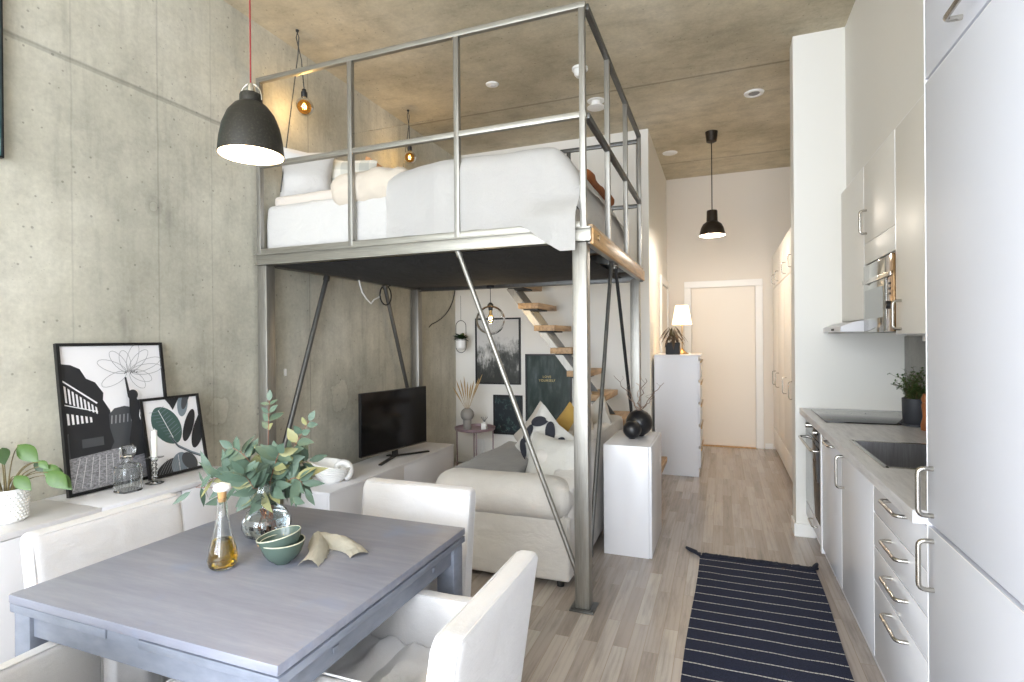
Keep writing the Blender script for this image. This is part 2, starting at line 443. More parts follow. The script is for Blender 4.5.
    def grid(s, fn, nu, nv, closed_u=False):
        V = [[s.bm.verts.new(fn(i / nu, j / nv)) for j in range(nv + 1)] for i in range(nu + 1)]
        for i in range(nu):
            for j in range(nv): s.bm.faces.new((V[i][j], V[i + 1][j], V[i + 1][j + 1], V[i][j + 1])).material_index = s.k
        return s
    def leaf(s, base, d, up, L, W, fold=.25, droop=.3, n=6):
        d = Vector(d).normalized(); up = Vector(up); w = d.cross(up)
        w = w.normalized() if w.length > 1e-4 else d.orthogonal().normalized(); u = w.cross(d)
        rows = []
        for i in range(n + 1):
            t = i / n; hw = W / 2 * math.sin(PI * min(1, t ** .8 * 1.0)) if 0 < i < n else 0.0004
            c = Vector(base) + d * L * t - u * droop * L * t * t
            rows.append((s.bm.verts.new(c - w * hw + u * fold * hw), s.bm.verts.new(c), s.bm.verts.new(c + w * hw + u * fold * hw)))
        for a, b in zip(rows[:-1], rows[1:]):
            s.bm.faces.new((a[0], a[1], b[1], b[0])).material_index = s.k
            s.bm.faces.new((a[1], a[2], b[2], b[1])).material_index = s.k
        return s
    def poly(s, pts): s.bm.faces.new([s.bm.verts.new(p) for p in pts]).material_index = s.k; return s
    def build(s, name, mats, parent=None, smooth=True, kind=None, label=None):
        me = bpy.data.meshes.new(name)
        s.bm.to_mesh(me); s.bm.free()
        for m in (mats if isinstance(mats, (list, tuple)) else [mats]): me.materials.append(M[m] if isinstance(m, str) else m)
        if smooth:
            for p in me.polygons: p.use_smooth = True
            me.set_sharp_from_angle(angle=math.radians(38))
        o = bpy.data.objects.new(name, me); COL.objects.link(o)
        if parent is not None:
            o.parent = parent
            if parent.type == 'EMPTY': o.location = -parent.location
        if kind: o['kind'] = kind
        if label: o['label'] = label
        return o

def thing(name, label, cat, loc=(0, 0, 0), group=None):
    o = bpy.data.objects.new(name, None); COL.objects.link(o); o.location = loc; o.empty_display_size = .1
    o['label'] = label; o['category'] = cat
    if group: o['group'] = group
    return o
def tag(o, label, cat, group=None):
    o['label'] = label; o['category'] = cat
    if group: o['group'] = group
    return o
def struct(name, mb, m, parent=None, smooth=False): return mb.build(name, m, parent, smooth=smooth, kind='structure')
def copy_tree(o, parent=None):
    kids = [c for c in list(o.children)]
    c = o.copy(); COL.objects.link(c)
    if parent is not None: c.parent = parent
    for ch in kids: copy_tree(ch, c)
    return c
def T(x, y, z, rx=0, ry=0, rz=0):
    return Matrix.Translation((x, y, z)) @ Matrix.Rotation(rz, 4, 'Z') @ Matrix.Rotation(ry, 4, 'Y') @ Matrix.Rotation(rx, 4, 'X')
def bez(p0, p1, p2, n=10):
    p0, p1, p2 = Vector(p0), Vector(p1), Vector(p2)
    return [(1 - t) ** 2 * p0 + 2 * t * (1 - t) * p1 + t * t * p2 for t in [i / n for i in range(n + 1)]]
def bow(a, b, out, r=.0066, cr=.018):
    a, b, out = Vector(a), Vector(b), Vector(out); d = (b - a).normalized(); o = out.normalized()
    mb = MB(); pts = [a]
    A = a + out; Bp = b + out
    for i in range(5): 
        t = i / 4; pts.append(bez(A - o * cr, A, A + d * cr, 4)[i])
    for i in range(5): pts.append(bez(Bp - d * cr, Bp, Bp - o * cr, 4)[i])
    pts.append(b); return mb.tube(pts, r, 10)

# ------------------------------------------------------------------ room shell
CZ = 3.52
XL, XR = -2.87, 1.14
YB = -3.0
struct('floor', MB().box(XL - .1, YB - .1, -.1, 1.6, 7.75, 0), 'floor')
struct('ceiling', MB().box(XL - .1, YB - .1, CZ, 1.6, 7.75, CZ + .15), 'concrete_ceiling')
struct('wall_left', MB().box(XL - .15, YB - .1, 0, XL, 5.75, CZ), 'concrete_wall')
struct('wall_back', MB().box(XL, 5.63, 0, -.78, 5.75, CZ), 'white_wall')
struct('wall_hall_left', MB().box(-.80, 5.63, 0, -.68, 7.55, CZ), 'white_wall')
struct('wall_hall_end', MB().box(-.80, 7.55, 0, 1.5, 7.67, CZ), 'warm_wall')
struct('wall_right', MB().box(XR, YB, 0, 1.3, 4.30, CZ), 'white_wall')
struct('wall_hall_right', MB().box(1.25, 4.30, 0, 1.4, 7.55, CZ), 'white_wall')
struct('wall_pier', MB().box(.48, 4.30, 0, 1.25, 4.48, CZ), 'white_wall')
struct('wall_bulkhead', MB().box(.80, 1.862, 2.386, XR, 4.30, CZ).box(.60, YB, 3.005, XR, 1.860, CZ), 'white_wall')
# window wall behind the camera: large glazed openings
win = MB(); 
win.box(XL, YB - .15, 0, 1.3, YB, .12); win.box(XL, YB - .15, 3.35, 1.3, YB, CZ)
for x0, x1 in ((XL, -2.72), (-1.03, -.87), (.98, 1.3)): win.box(x0, YB - .15, .12, x1, YB, 3.35)
struct('wall_window', win, 'white_wall')
for i, (x0, x1) in enumerate(((-2.72, -1.03), (-.87, .98))):
    f = MB(); w = .05; y0, y1 = YB - .1, YB - .04
    f.box(x0, y0, .12, x0 + w, y1, 3.35); f.box(x1 - w, y0, .12, x1, y1, 3.35); f.box(x0, y0, .12, x1, y1, .12 + w)
    f.box(x0, y0, 3.35 - w, x1, y1, 3.35); xm = (x0 + x1) / 2; f.box(xm - .025, y0, .12, xm + .025, y1, 3.35); f.box(x0, y0, 2.25, x1, y1, 2.30)
    struct('window_%d' % (i + 1), f, 'white_trim')
# baseboards
def base(n, *b): struct(n, MB().box(*b, bev=.003), 'white_trim')
base('baseboard_back', XL + .001, 5.615, 0, -.69, 5.629, .08)
base('baseboard_pier', .478, 4.286, 0, .60, 4.30, .09)
base('baseboard_pier_side', .466, 4.286, 0, .479, 4.48, .09)
base('baseboard_hall_end', .50, 7.536, 0, .59, 7.549, .07)
# hall end door with frame
f = MB(); f.box(-.46, 7.525, 0, -.375, 7.549, 2.059, .004); f.box(.40, 7.525, 0, .485, 7.549, 2.059, .004); f.box(-.46, 7.524, 2.06, .485, 7.549, 2.145, .004)
d1 = struct('door_1', MB().box(-.368, 7.535, .012, .392, 7.548, 2.05, .003), 'door')
struct('door_frame', f, 'white_trim', d1)
struct('door_threshold', MB().box(-.37, 7.49, 0, .395, 7.534, .012, .003), 'fascia', d1)
# hall side door
d2 = struct('door_2', MB().box(-.679, 6.70, .012, -.672, 7.42, 2.05), 'door')
f = MB(); f.box(-.679, 6.60, 0, -.655, 6.69, 2.059, .004); f.box(-.679, 7.43, 0, -.655, 7.52, 2.059, .004); f.box(-.679, 6.60, 2.06, -.655, 7.52, 2.15, .004)
struct('door_frame', f, 'white_trim', d2)
MB().cyl((-.672, 7.36, 1.02), (-.64, 7.36, 1.02), .012).cyl((-.640, 7.36, 1.02), (-.640, 7.25, 1.02), .008).build('door_handle', 'chrome', d2)

# ------------------------------------------------------------------ wardrobes in the hall
wy = [(4.49, 5.06), (5.06, 5.66), (5.66, 6.27), (6.27, 6.90), (6.90, 7.52)]
hy = [4.95, 5.50, 6.05, 6.80, 7.20]
wl = ['pale hall wardrobe unit directly behind the white pier', 'pale hall wardrobe unit with the biggest visible handle, nearest in view beside the pier',
      'pale hall wardrobe unit, second in view from the pier', 'pale hall wardrobe unit, second from the end wall', 'pale hall wardrobe unit against the end wall beside the far door']
for i, ((a, b), h) in enumerate(zip(wy, hy)):
    t_ = thing('wardrobe', wl[i], 'wardrobe', (.9, (a + b) / 2, 0), 'wardrobes along the hall')
    MB().box(.62, a + .002, .06, 1.24, b - .002, 2.42).box(.65, a + .002, 0, 1.24, b - .002, .06).build('carcass', 'wardrobe', t_, smooth=False)
    dr = MB().box(.598, a + .003, .30, .619, b - .003, 2.00, .002).build('door', 'wardrobe', t_)
    bow((.598, h, .84), (.598, h, 1.0), (-.035, 0, 0), .005).build('handle', 'chrome', dr)
    dr = MB().box(.598, a + .003, .065, .619, b - .003, .29, .002).build('drawer', 'wardrobe', t_)
    dr = MB().box(.598, a + .003, 2.01, .619, b - .003, 2.415, .002).build('upper_door', 'wardrobe', t_)
    bow((.598, h, 2.04), (.598, h, 2.15), (-.035, 0, 0), .005).build('handle', 'chrome', dr)

# ------------------------------------------------------------------ kitchen
FX = .54
def cab(name, label, y0, y1, z0=.165, z1=.862, top=True, plinth=True):
    t_ = thing(name, label, 'cabinet', (.85, (y0 + y1) / 2, 0))
    c = MB(); x0 = FX + .02
    c.box(x0, y0 + .002, z0, XR - .003, y0 + .018, z1); c.box(x0, y1 - .018, z0, XR - .003, y1 - .002, z1)
    c.box(x0, y0 + .018, z0, XR - .003, y1 - .018, z0 + .016); c.box(XR - .012, y0 + .018, z0, XR - .003, y1 - .018, z1)
    c.build('carcass', 'white_satin', t_, smooth=False)
    if plinth: MB().box(.607, y0 + .001, 0.001, .62, y1 - .001, z0).build('plinth', 'white_satin', t_, smooth=False)
    return t_
def front(t_, name, y0, y1, z0, z1, x=FX, m='kitchen_front'):
    if 'tall' in t_.name: m = 'tall_front'
    if 'wall' in t_.name: m = 'wall_front'
    b = MB().box(x, y0 + .002, z0 + .002, x + .018, y1 - .002, z1 - .002, .0015); b.k = 1
    b.box(x - .0004, y0 + .0022, z0 + .004, x + .001, y0 + .0052, z1 - .004); b.box(x - .0004, y0 + .0055, z1 - .0045, x + .001, y1 - .004, z1 - .0022)
    return b.build(name, [m, 'edge_light'], t_)
# oven
ov = thing('oven', 'built-in oven with black glass door under the worktop beside the white pier', 'oven', (.85, 3.96, 0))
MB().box(.562, 3.66, .20, 1.12, 4.27, .855).build('body', 'white_satin', ov, smooth=False)
MB().box(.607, 3.64, .001, .62, 4.28, .165).build('plinth', 'white_satin', ov, smooth=False)
MB().box(FX, 3.665, .765, .561, 4.275, .858, .002).build('control_panel', 'blackgloss', ov)
for yy in (3.80, 4.12): MB().lathe([(0, 0), (.019, 0), (.017, .022), (0, .022)], (FX, yy, .812), 20, mtx=Matrix.Rotation(-PI / 2, 4, 'Y')).build('knob', 'chrome', ov)
dr = MB().box(FX, 3.665, .27, .561, 4.275, .76, .002).build('door', 'blackgloss', ov)
bow((FX, 3.70, .715), (FX, 4.24, .715), (-.045, 0, 0), .008).build('handle', 'chrome', dr)
dr = MB().box(FX, 3.665, .168, .561, 4.275, .262, .002).build('drawer', 'kitchen_front', ov)
bow((FX, 3.78, .235), (FX, 3.95, .235), (-.03, 0, 0), .005).build('handle', 'chrome', dr)
MB().box(FX - .004, 3.615, .135, FX + .02, 3.655, .862).box(.56, 3.615, .135, 1.12, 3.65, .862).build('side_panel', 'edge_light', ov, smooth=False)
# dishwasher style door cabinet, sink cabinet, drawer cabinet
c1 = cab('dishwasher_cabinet', 'white base cabinet with a horizontal top handle, right next to the oven', 3.05, 3.61)
dr = front(c1, 'door', 3.05, 3.61, .168, .862)
bow((FX, 3.20, .835), (FX, 3.36, .835), (-.034, 0, 0)).build('handle', 'chrome', dr)
c2 = cab('sink_cabinet', 'white base cabinet with a vertical handle, under the sink', 2.45, 3.05)
dr = front(c2, 'door', 2.45, 3.05, .168, .862)
bow((FX, 2.99, .68), (FX, 2.99, .83), (-.034, 0, 0)).build('handle', 'chrome', dr)
c3 = cab('drawer_cabinet', 'white base cabinet with four drawers next to the tall cabinet', 1.862, 2.45)
for z0, z1, zh in ((.731, .862, .832), (.600, .731, .692), (.471, .600, .565), (.168, .471, .436)):
    dr = front(c3, 'drawer', 1.862, 2.45, z0, z1)
    bow((FX, 2.04, zh), (FX, 2.22, zh), (-.034, 0, 0)).build('handle', 'chrome', dr)
# worktop with sink cut-out
w = MB(); sx0, sx1, sy0, sy1 = .575, 1.0, 2.43, 3.0
wx0 = .505
w.box(wx0, 1.862, .866, sx0, 4.298, .905, 0); w.box(sx1, 1.862, .866, XR - .002, 4.298, .905); w.box(sx0, 1.862, .866, sx1, sy0, .905); w.box(sx0, sy1, .866, sx1, 4.298, .905)
tag(w.build('worktop', 'counter', smooth=False), 'pale grey streaked laminate worktop running over the white base cabinets', 'worktop')
s = MB(); e = .004
s.box(sx0 - .01, sy0 - .01, .9055, sx0 + .008, sy1 + .01, .908); s.box(sx1 - .008, sy0 - .01, .9055, sx1 + .01, sy1 + .01, .908)
s.box(sx0, sy0 - .01, .9055, sx1, sy0 + .008, .908); s.box(sx0, sy1 - .008, .9055, sx1, sy1 + .01, .908)
sk = thing('kitchen_sink', 'stainless steel sink set into the grey worktop', 'sink', ((sx0 + sx1) / 2, 2.7, .73))
s.build('rim', 'chrome', sk, smooth=False)
b = MB(); r_ = .03
b.grid(lambda u, v: (sx0 + .003 + (sx1 - sx0 - .006) * u, sy0 + .003, .906 - .17 * v), 6, 6)
b.grid(lambda u, v: (sx0 + .003 + (sx1 - sx0 - .006) * u, sy1 - .003, .906 - .17 * v), 6, 6)
b.grid(lambda u, v: (sx0 + .003, sy0 + .003 + (sy1 - sy0 - .006) * u, .906 - .17 * v), 6, 6)
b.grid(lambda u, v: (sx1 - .003, sy0 + .003 + (sy1 - sy0 - .006) * u, .906 - .17 * v), 6, 6)
b.grid(lambda u, v: (sx0 + .003 + (sx1 - sx0 - .006) * u, sy0 + .003 + (sy1 - sy0 - .006) * v, .736), 6, 6)
b.build('basin', 'sink', sk, smooth=False)
MB().lathe([(0, .003), (.035, .003), (.04, 0)], (.80, 2.71, .737), 24).build('drain', 'chrome', sk)
ck = thing('cooktop', 'black glass cooktop lying flush on the worktop against the pier', 'cooktop', (.81, 3.9, .905))
MB().box(.56, 3.60, .9055, 1.08, 4.18, .912, .002).build('glass_plate', 'blackgloss', ck)
for (x, y, r) in ((.70, 3.76, .09), (.94, 3.76, .07), (.70, 4.03, .07), (.94, 4.03, .09)):
    MB().lathe([(r, 0), (r + .002, 0)], (x, y, .9124), 40).build('ring_mark', 'ink3', ck)
# backsplash and under-cabinet light
tag(MB().box(XR - .012, 1.864, .907, XR - .001, 4.298, 1.40).build('backsplash_panel', 'backsplash', smooth=False), 'grey stone-look backsplash behind the potted herb', 'backsplash')
# upper cabinets
UX = .77
def upper(label, y0, y1, z0=1.41, z1=2.384):
    t_ = thing('wall_cabinet', label, 'cabinet', (.95, (y0 + y1) / 2, z0)); 
    MB().box(UX + .019, y0 + .001, z0, XR - .002, y1 - .001, z1).build('carcass', 'white_satin', t_, smooth=False); return t_
u1 = upper('white wall cabinet above the extractor hood, against the pier', 3.665, 4.298, 1.50)
front(u1, 'door', 3.665, 4.298, 1.50, 2.384, UX)
u2 = upper('white wall cabinet above the microwave with a vertical bow handle', 3.06, 3.662, 1.81)
dr = front(u2, 'door', 3.06, 3.662, 1.93, 2.384, UX)
bow((UX, 3.60, 1.985), (UX, 3.60, 2.115), (-.034, 0, 0)).build('handle', 'chrome', dr)
front(u2, 'panel', 3.06, 3.662, 1.81, 1.93, UX)
u3 = upper('white wall cabinet with a low handle between the microwave and the tall cabinet', 2.45, 3.05)
dr = front(u3, 'door', 2.45, 3.05, 1.41, 2.384, UX)
bow((UX, 2.975, 1.435), (UX, 2.975, 1.565), (-.034, 0, 0)).build('handle', 'chrome', dr)
MB().box(UX + .001, 3.0505, 1.41, UX + .3, 3.0595, 2.384).build('side_panel', 'edge_light', u3, smooth=False)
MB().box(.85, 2.50, 1.378, 1.1, 2.98, 1.409, .003).build('under_cabinet_light', 'porcelain', u3)
u4 = upper('white wall cabinet partly hidden behind the tall cabinet', 1.862, 2.448)
front(u4, 'door', 1.862, 2.448, 1.41, 2.384, UX)
# microwave
mw = thing('microwave_oven', 'built-in steel and glass microwave between the white wall cabinets', 'microwave', (.95, 3.36, 1.42))
MB().box(.79, 3.07, 1.425, 1.12, 3.655, 1.80).build('body', 'black_matte', mw, smooth=False)
M['mw_glass'] = mat('microwave_mirror_glass', (150, 150, 144), .08, .7)
M['mw_win'] = mat('microwave_window', (120, 122, 118), .05, .75)
M['mw_panel_reflection'] = mat('microwave_panel_brown_reflection', (150, 118, 80), .12, .7)  # brown is a reflection of the room put into the panel's colour
dr = MB().box(.764, 3.20, 1.425, .789, 3.655, 1.80, .002).build('door', 'mw_glass', mw)
MB().box(.7625, 3.25, 1.50, .7638, 3.62, 1.66).build('door_window', 'mw_win', dr, smooth=False)
MB().box(.755, 3.09, 1.695, .7635, 3.65, 1.718, .003).build('handle', 'chrome', dr)
MB().box(.764, 3.068, 1.425, .789, 3.197, 1.80, .002).build('control_panel', 'mw_panel_reflection', mw)
for z in (1.655, 1.63, 1.605): MB().box(.760, 3.12, z, .764, 3.15, z + .01, .001).build('button', 'black', mw)
MB().lathe([(0, 0), (.02, 0), (.018, .018), (0, .018)], (.764, 3.135, 1.555), 20, mtx=Matrix.Rotation(-PI / 2, 4, 'Y')).build('knob', 'black', mw)
# hood
hd = thing('extractor_hood', 'slim white extractor hood with rounded top under the wall cabinet', 'extractor hood', (.85, 3.99, 1.43))
prof = [(.655, 1.432), (.655, 1.462)] + [(.655 + .125 * i / 8, 1.462 + .034 * math.sin(PI / 2 * i / 8)) for i in range(1, 9)] + [(1.1, 1.496), (1.1, 1.432)]
h = MB(); V0 = [h.bm.verts.new((x, 3.70, z)) for x, z in prof]; V1 = [h.bm.verts.new((x, 4.296, z)) for x, z in prof]
h.bm.faces.new(V0[::-1]); h.bm.faces.new(V1)
for i in range(len(prof)): j = (i + 1) % len(prof); h.bm.faces.new((V0[i], V0[j], V1[j], V1[i]))
bmesh.ops.recalc_face_normals(h.bm, faces=list(h.bm.faces)); h.build('hood_body', 'white_satin', hd)
MB().box(.652, 3.9, 1.44, .655, 3.98, 1.452).build('switch', 'gap_dark', hd)
MB().box(.68, 3.72, 1.425, 1.08, 4.27, 1.4315).build('filter', 'steel', hd, smooth=False)
# tall cabinets
def tall(label, y0, y1):
    t_ = thing('tall_cabinet', label, 'cabinet', (.85, (y0 + y1) / 2, 0), None)
    MB().box(FX + .02, y0 + .001, .1, XR - .002, y1 - .001, 3.0).build('carcass', 'white_satin', t_, smooth=False)
    MB().box(.6, y0 + .001, .001, .62, y1 - .001, .1).build('plinth', 'white_satin', t_, smooth=False)
    return t_
tc = tall('tall white cabinet with two vertical handles at the end of the worktop', 1.235, 1.858)
a = front(tc, 'lower_door', 1.235, 1.858, .10, .868); bow((FX, 1.812, .700), (FX, 1.812, .835), (-.036, 0, 0)).build('handle', 'chrome', a)
a = front(tc, 'upper_door', 1.235, 1.858, .876, 2.115); bow((FX, 1.812, .905), (FX, 1.812, 1.035), (-.036, 0, 0)).build('handle', 'chrome', a)
a = front(tc, 'top_door', 1.235, 1.858, 2.121, 3.0); bow((FX, 1.60, 2.16), (FX, 1.45, 2.16), (-.036, 0, 0)).build('handle', 'chrome', a)
MB().box(FX - .001, 1.8585, .10, FX + .30, 1.8612, 3.0).build('side_edge', 'edge_light', tc, smooth=False)
tc2 = tall('tall white cabinet nearest the camera at the right edge', .63, 1.232)
front(tc2, 'lower_door', .63, 1.232, .10, .868); front(tc2, 'upper_door', .63, 1.232, .876, 2.115); front(tc2, 'top_door', .63, 1.232, 2.121, 3.0)
# herb pot, pepper mill
hp = thing('potted_herb', 'green thyme in a dark grey pot on the worktop', 'plant', (1.0, 3.62, .913))
MB().lathe([(0, .004), (.074, .004), (.074, .016), (.068, .016), (.068, .006), (0, .006)], (1.0, 3.62, .902)).build('saucer', 'pot_dark', hp)
MB().lathe([(0, .0), (.056, .0), (.060, .005), (.064, .148), (.060, .148), (.058, .02), (0, .02)], (1.0, 3.62, .9085)).build('pot', 'pot_dark', hp)
MB().lathe([(0, 0), (.059, 0)], (1.0, 3.62, 1.040)).build('soil', 'soil', hp)
h = MB()
for i in range(95):
    a = RND.uniform(0, 2 * PI); sp = RND.uniform(.02, .13); H = RND.uniform(.06, .2) * (1 - sp * 2)
    b0 = Vector((1.0 + RND.uniform(-.04, .04), 3.62 + RND.uniform(-.04, .04), 1.040)); tip = b0 + Vector((math.cos(a) * sp, math.sin(a) * sp, H))
    if tip.x > XR - .04: tip.x = XR - .04
    pts = bez(b0, b0 + Vector((0, 0, H * .7)), tip, 5); h.k = 1; h.tube(pts, .0009, 4); h.k = 0
    for p in pts[1:]:
        for _ in range(4): h.leaf(p, (RND.uniform(-1, 1), RND.uniform(-1, 1), RND.uniform(-.1, .9)), (0, 0, 1), .017, .010, n=2)
h.build('foliage', ['herb', 'stem'], hp)
pm = thing('pepper_mill', 'turned brown wooden pepper mill beside the herb pot', 'pepper mill', (1.0, 3.445, .906))
MB().lathe([(0, 0), (.026, 0), (.027, .03), (.018, .07), (.021, .11), (.024, .13), (.02, .145), (0, .145)], (1.0, 3.445, .906)).build('body', 'mill', pm)
MB().lathe([(0, 0), (.02, 0), (.024, .02), (.016, .045), (0, .05)], (1.0, 3.445, 1.053)).build('cap', 'mill', pm)

# ------------------------------------------------------------------ rug
rug = thing('striped_rug', 'navy rag rug with thin white stripes on the floor before the kitchen', 'rug', (0, 0, 0))
rz = Matrix.Rotation(math.radians(-.8), 4, 'Z')
g = MB(); g.grid(lambda u, v: rz @ Vector((-.195 + .655 * u + .006 * math.sin(v * 9), 1.30 + 2.37 * v, .009 + .0025 * noise.noise(Vector((u * 5, v * 14, 0))))), 24, 80)
g.grid(lambda u, v: rz @ Vector((-.195 + .655 * u + .006 * math.sin(v * 9), 1.30 + 2.37 * v, .0012)), 2, 80)
g.build('woven_field', 'navy', rug)
fr = MB()
for i in range(70):
    x = -.19 + .645 * i / 69; p = rz @ Vector((x, 3.665, .009))
    fr.tube([p, p + Vector((RND.uniform(-.02, .02), .02, .006)), p + Vector((RND.uniform(-.03, .03), .045 + RND.uniform(0, .02), -.003))], [.008, .011, .008], 6)
fr.build('fringe', 'navy_plain', rug)
for x, dx in ((-.20, -.05), (.45, .02)):
    p = rz @ Vector((x, 3.67, .014))
    MB().tube([p, p + Vector((dx * .4, .03, .006)), p + Vector((dx, .07, .0)), p + Vector((dx * 1.6, .11, -.002))], [.007, .014, .013, .009], 8).build('tassel', 'navy_plain', rug)

# ------------------------------------------------------------------ loft bed frame
LF = thing('loft_bed_frame', 'raw steel loft bed frame with railings and diagonal braces', 'loft bed', (-1.73, 3.7, 0))
X0, X1, Y0, Y1 = -2.85, -.62, 2.74, 4.72; ZB, ZT = 1.902, 1.975; S = .077; XP = -.643
def ibeam(mb, p0, p1, axis):
    (x0, y0), (x1, y1) = p0, p1
    return mb
for (x, y, full) in ((X0, Y0, 0), (XP - S, Y0, 1), (X0, Y1 - S, 0), (XP - S, Y1 - S, 0)):
    p = MB().box(x, y, .008, x + S, y + S, ZB, .006).build('post', 'steel', LF)
    bp = MB().box(x - .025, y - .025, .0005, x + S + .025, y + S + .025, .008, .001)
    for q in ((x - .012, y - .012), (x + S + .012, y - .012)): bp.lathe([(0, .010), (.007, .010), (.007, 0)], (q[0], q[1], .008), 6)
    bp.build('base_plate', 'steel_dark', p)
MB().box(X0, Y0 - .005, ZB, X1, Y0 + .012, ZT, .002).box(X0, Y0 - .02, ZB, X1, Y0 + .03, ZB + .008).box(X0, Y0 - .02, ZT - .008, X1, Y0 + .03, ZT).build('front_beam', 'steel_x', LF)
MB().box(X0, Y1 - .012, ZB - .02, X1, Y1, ZT, .002).box(X0, Y1 - .05, ZB - .02, X1, Y1, ZB - .012).build('rear_beam', 'steel_dark', LF)
MB().box(X0, Y0 + .03, ZB, X0 + .05, Y1 - .02, ZT, .002).build('side_beam', 'steel_dark', LF, label='dark side beam along the concrete wall')
MB().box(X1 - .045, Y0 + .03, ZB - .006, X1 - .008, Y1 - .02, ZT).build('side_beam', 'steel', LF)
MB().box(X1 - .007, Y0 + .01, ZB - .012, X1 + .012, Y1, ZT - .004, .002).build('fascia_strip', 'fascia', LF, label='golden fascia strip along the open side')  # thin golden grained strip over the steel side beam
for y in (3.2, 3.7, 4.2): MB().box(X0 + .05, y - .02, ZB + .012, X1 - .05, y + .02, ZT - .002).build('joist', 'steel_dark', LF)
MB().box(X0, Y0 + .04, ZT + .001, X1, Y1, ZT + .022).build('deck_panel', 'oak', LF, smooth=False)
# cloth lining under the deck, sagging
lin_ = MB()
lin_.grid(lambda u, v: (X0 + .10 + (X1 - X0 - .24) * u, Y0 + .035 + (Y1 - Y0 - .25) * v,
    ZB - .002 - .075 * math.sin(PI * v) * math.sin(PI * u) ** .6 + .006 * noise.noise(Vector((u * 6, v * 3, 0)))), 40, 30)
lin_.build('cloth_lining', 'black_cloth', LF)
# railings
R = .031; RT = 3.135; RM = 2.573
for (x) in (X0 + .018, -2.105, -1.382, X1 - .017 - .024):
    MB().box(x - R / 2, Y0 - .002, ZT + .002, x + R / 2, Y0 + R, RT - R, .002).build('rail_post', 'steel', LF)
for z in (RT, RM, ZT + .034):
    MB().box(X0, Y0, z - R, X1 - .022, Y0 + R, z, .002).build('rail', 'steel_x', LF)
for y in (3.31, 3.98, Y1 - R):
    MB().box(X1 - R - .01, y, ZT + .002, X1 - .01, y + R, RT - R, .002).build('rail_post', 'steel', LF)
for z in (RT, RM):
    MB().box(X1 - R - .01, Y0 + R, z - R, X1 - .01, Y1, z, .002).build('rail', 'steel_dark', LF)
for z in (RT - .045, RM - .03):
    MB().box(-1.55, Y1 - R, z - R, X1 - R - .01, Y1, z, .002).build('rail', 'steel_dark', LF)
MB().box(-1.275, Y1 - R, ZT + .002, -1.275 + R, Y1, RT - .045 - R, .002).build('rail_post', 'steel_dark', LF)
MB().box(-2.08, Y0 - .012, ZT + .03, -1.525, Y0 - .006, 2.655, 0).build('glass_panel', 'thin_glass', LF, smooth=False)
# braces
def brace(p0, p1, r=.013, m='steel'):
    b = MB(); b.cyl(p0, p1, r, seg=14)
    d = (Vector(p1) - Vector(p0)).normalized()
    b.cyl(Vector(p0) - d * .004, Vector(p0) + d * .03, r * 1.35); b.cyl(Vector(p1) - d * .03, Vector(p1) + d * .004, r * 1.35)
    return b.build('brace', m, LF)
brace((-1.385, Y0 + .02, ZB), (X1 - S - .012, Y0 + .045, .15), .0135)
brace((X1 - .04, 3.50, ZB - .01), (X1 - .04, Y0 + S + .02, .25), .012, 'steel_dark')
brace((X1 - .04, 3.64, ZB - .01), (X1 - .04, Y1 - S - .02, .25), .012, 'black_matte')
brace((X0 + .05, 3.36, ZB - .01), (X0 + .05, Y0 + S + .02, .48), .018, 'steel_dark')
brace((X0 + .05, 4.12, ZB - .01), (X0 + .05, Y1 - S - .01, .55), .018, 'steel_dark')
MB().box(X1 - .06, 3.49, ZB - .02, X1 - .02, 3.67, ZB - .012).build('brace_bracket', 'steel', LF)
for i, y in enumerate((3.50, 3.57, 3.64)): MB().lathe([(0, -.012), (.011, -.012), (.011, 0), (0, 0)], (X1 - .04, y, ZB - .02), 6).build('bolt', 'chrome', LF)
MB().lathe([(0, .01), (.014, .008), (.017, 0), (0, 0)], (X1 + .012, 2.86, 1.935), 16, mtx=Matrix.Rotation(PI / 2, 4, 'Y')).build('bolt', 'brass', LF)

# ------------------------------------------------------------------ bed
mt = thing('mattress', 'white sheeted mattress on the loft deck', 'mattress', (-1.75, 3.7, 2.0))
MB().soft(-2.845, 2.80, 1.999, -.72, 4.60, 2.315, .045, 14, .010, 3.2).build('fitted_sheet', 'bed_white', mt)
MB().soft(-2.83, 2.86, 2.30, -1.80, 4.55, 2.385, .03, 12, .008, 5).build('folded_sheet', 'sheet_cream', mt, label='cream sheet strip at the pillow end')
def clothgrid(fn, nu, nv, th=.012):
    mb = MB(); mb.grid(fn, nu, nv); bmesh.ops.solidify(mb.bm, geom=list(mb.bm.faces), thickness=th); bmesh.ops.recalc_face_normals(mb.bm, faces=list(mb.bm.faces)); return mb
def bs(u, v):
    x = -1.855 + 1.175 * u; w = v * 2.45
    top = 2.40 + .055 * math.sin(PI * min(1, max(0, (u * 1.02)))) ** .5 + .012 * noise.noise(Vector((x * 4, w * 4, 0)))
    if w < 1.55: y = 4.40 - w; z = top
    else:
        d = w - 1.55; r = .13; a = min(d / r, PI / 2)
        y = 2.85 - r * .75 * math.sin(a); z = top - r * (1 - math.cos(a)) - max(0, d - r * PI / 2)
        low = 2.01 if x < -1.0 else 2.01 - .165 * min(1, (x + 1.0) / .24)
        z = max(z, low + .01 * noise.noise(Vector((x * 9, 0, 0))))
        if z < 2.15: y -= .10 * max(0, min(1, (x + 1.05) / .2)) * min(1, (2.15 - z) / .12)
        y += .012 * noise.noise(Vector((x * 11, z * 2, 1)))
    e = max(0, (x + .86) / .18); z -= .16 * e * e if z > 2.2 else 0
    if v < .2: z -= (.2 - v) * .4
    return Vector((x, y, z))
b = clothgrid(bs, 46, 90, .014)
tag(b.build('bedspread', 'spread'), 'white waffle bedspread draped over the foot of the loft bed', 'bedspread')
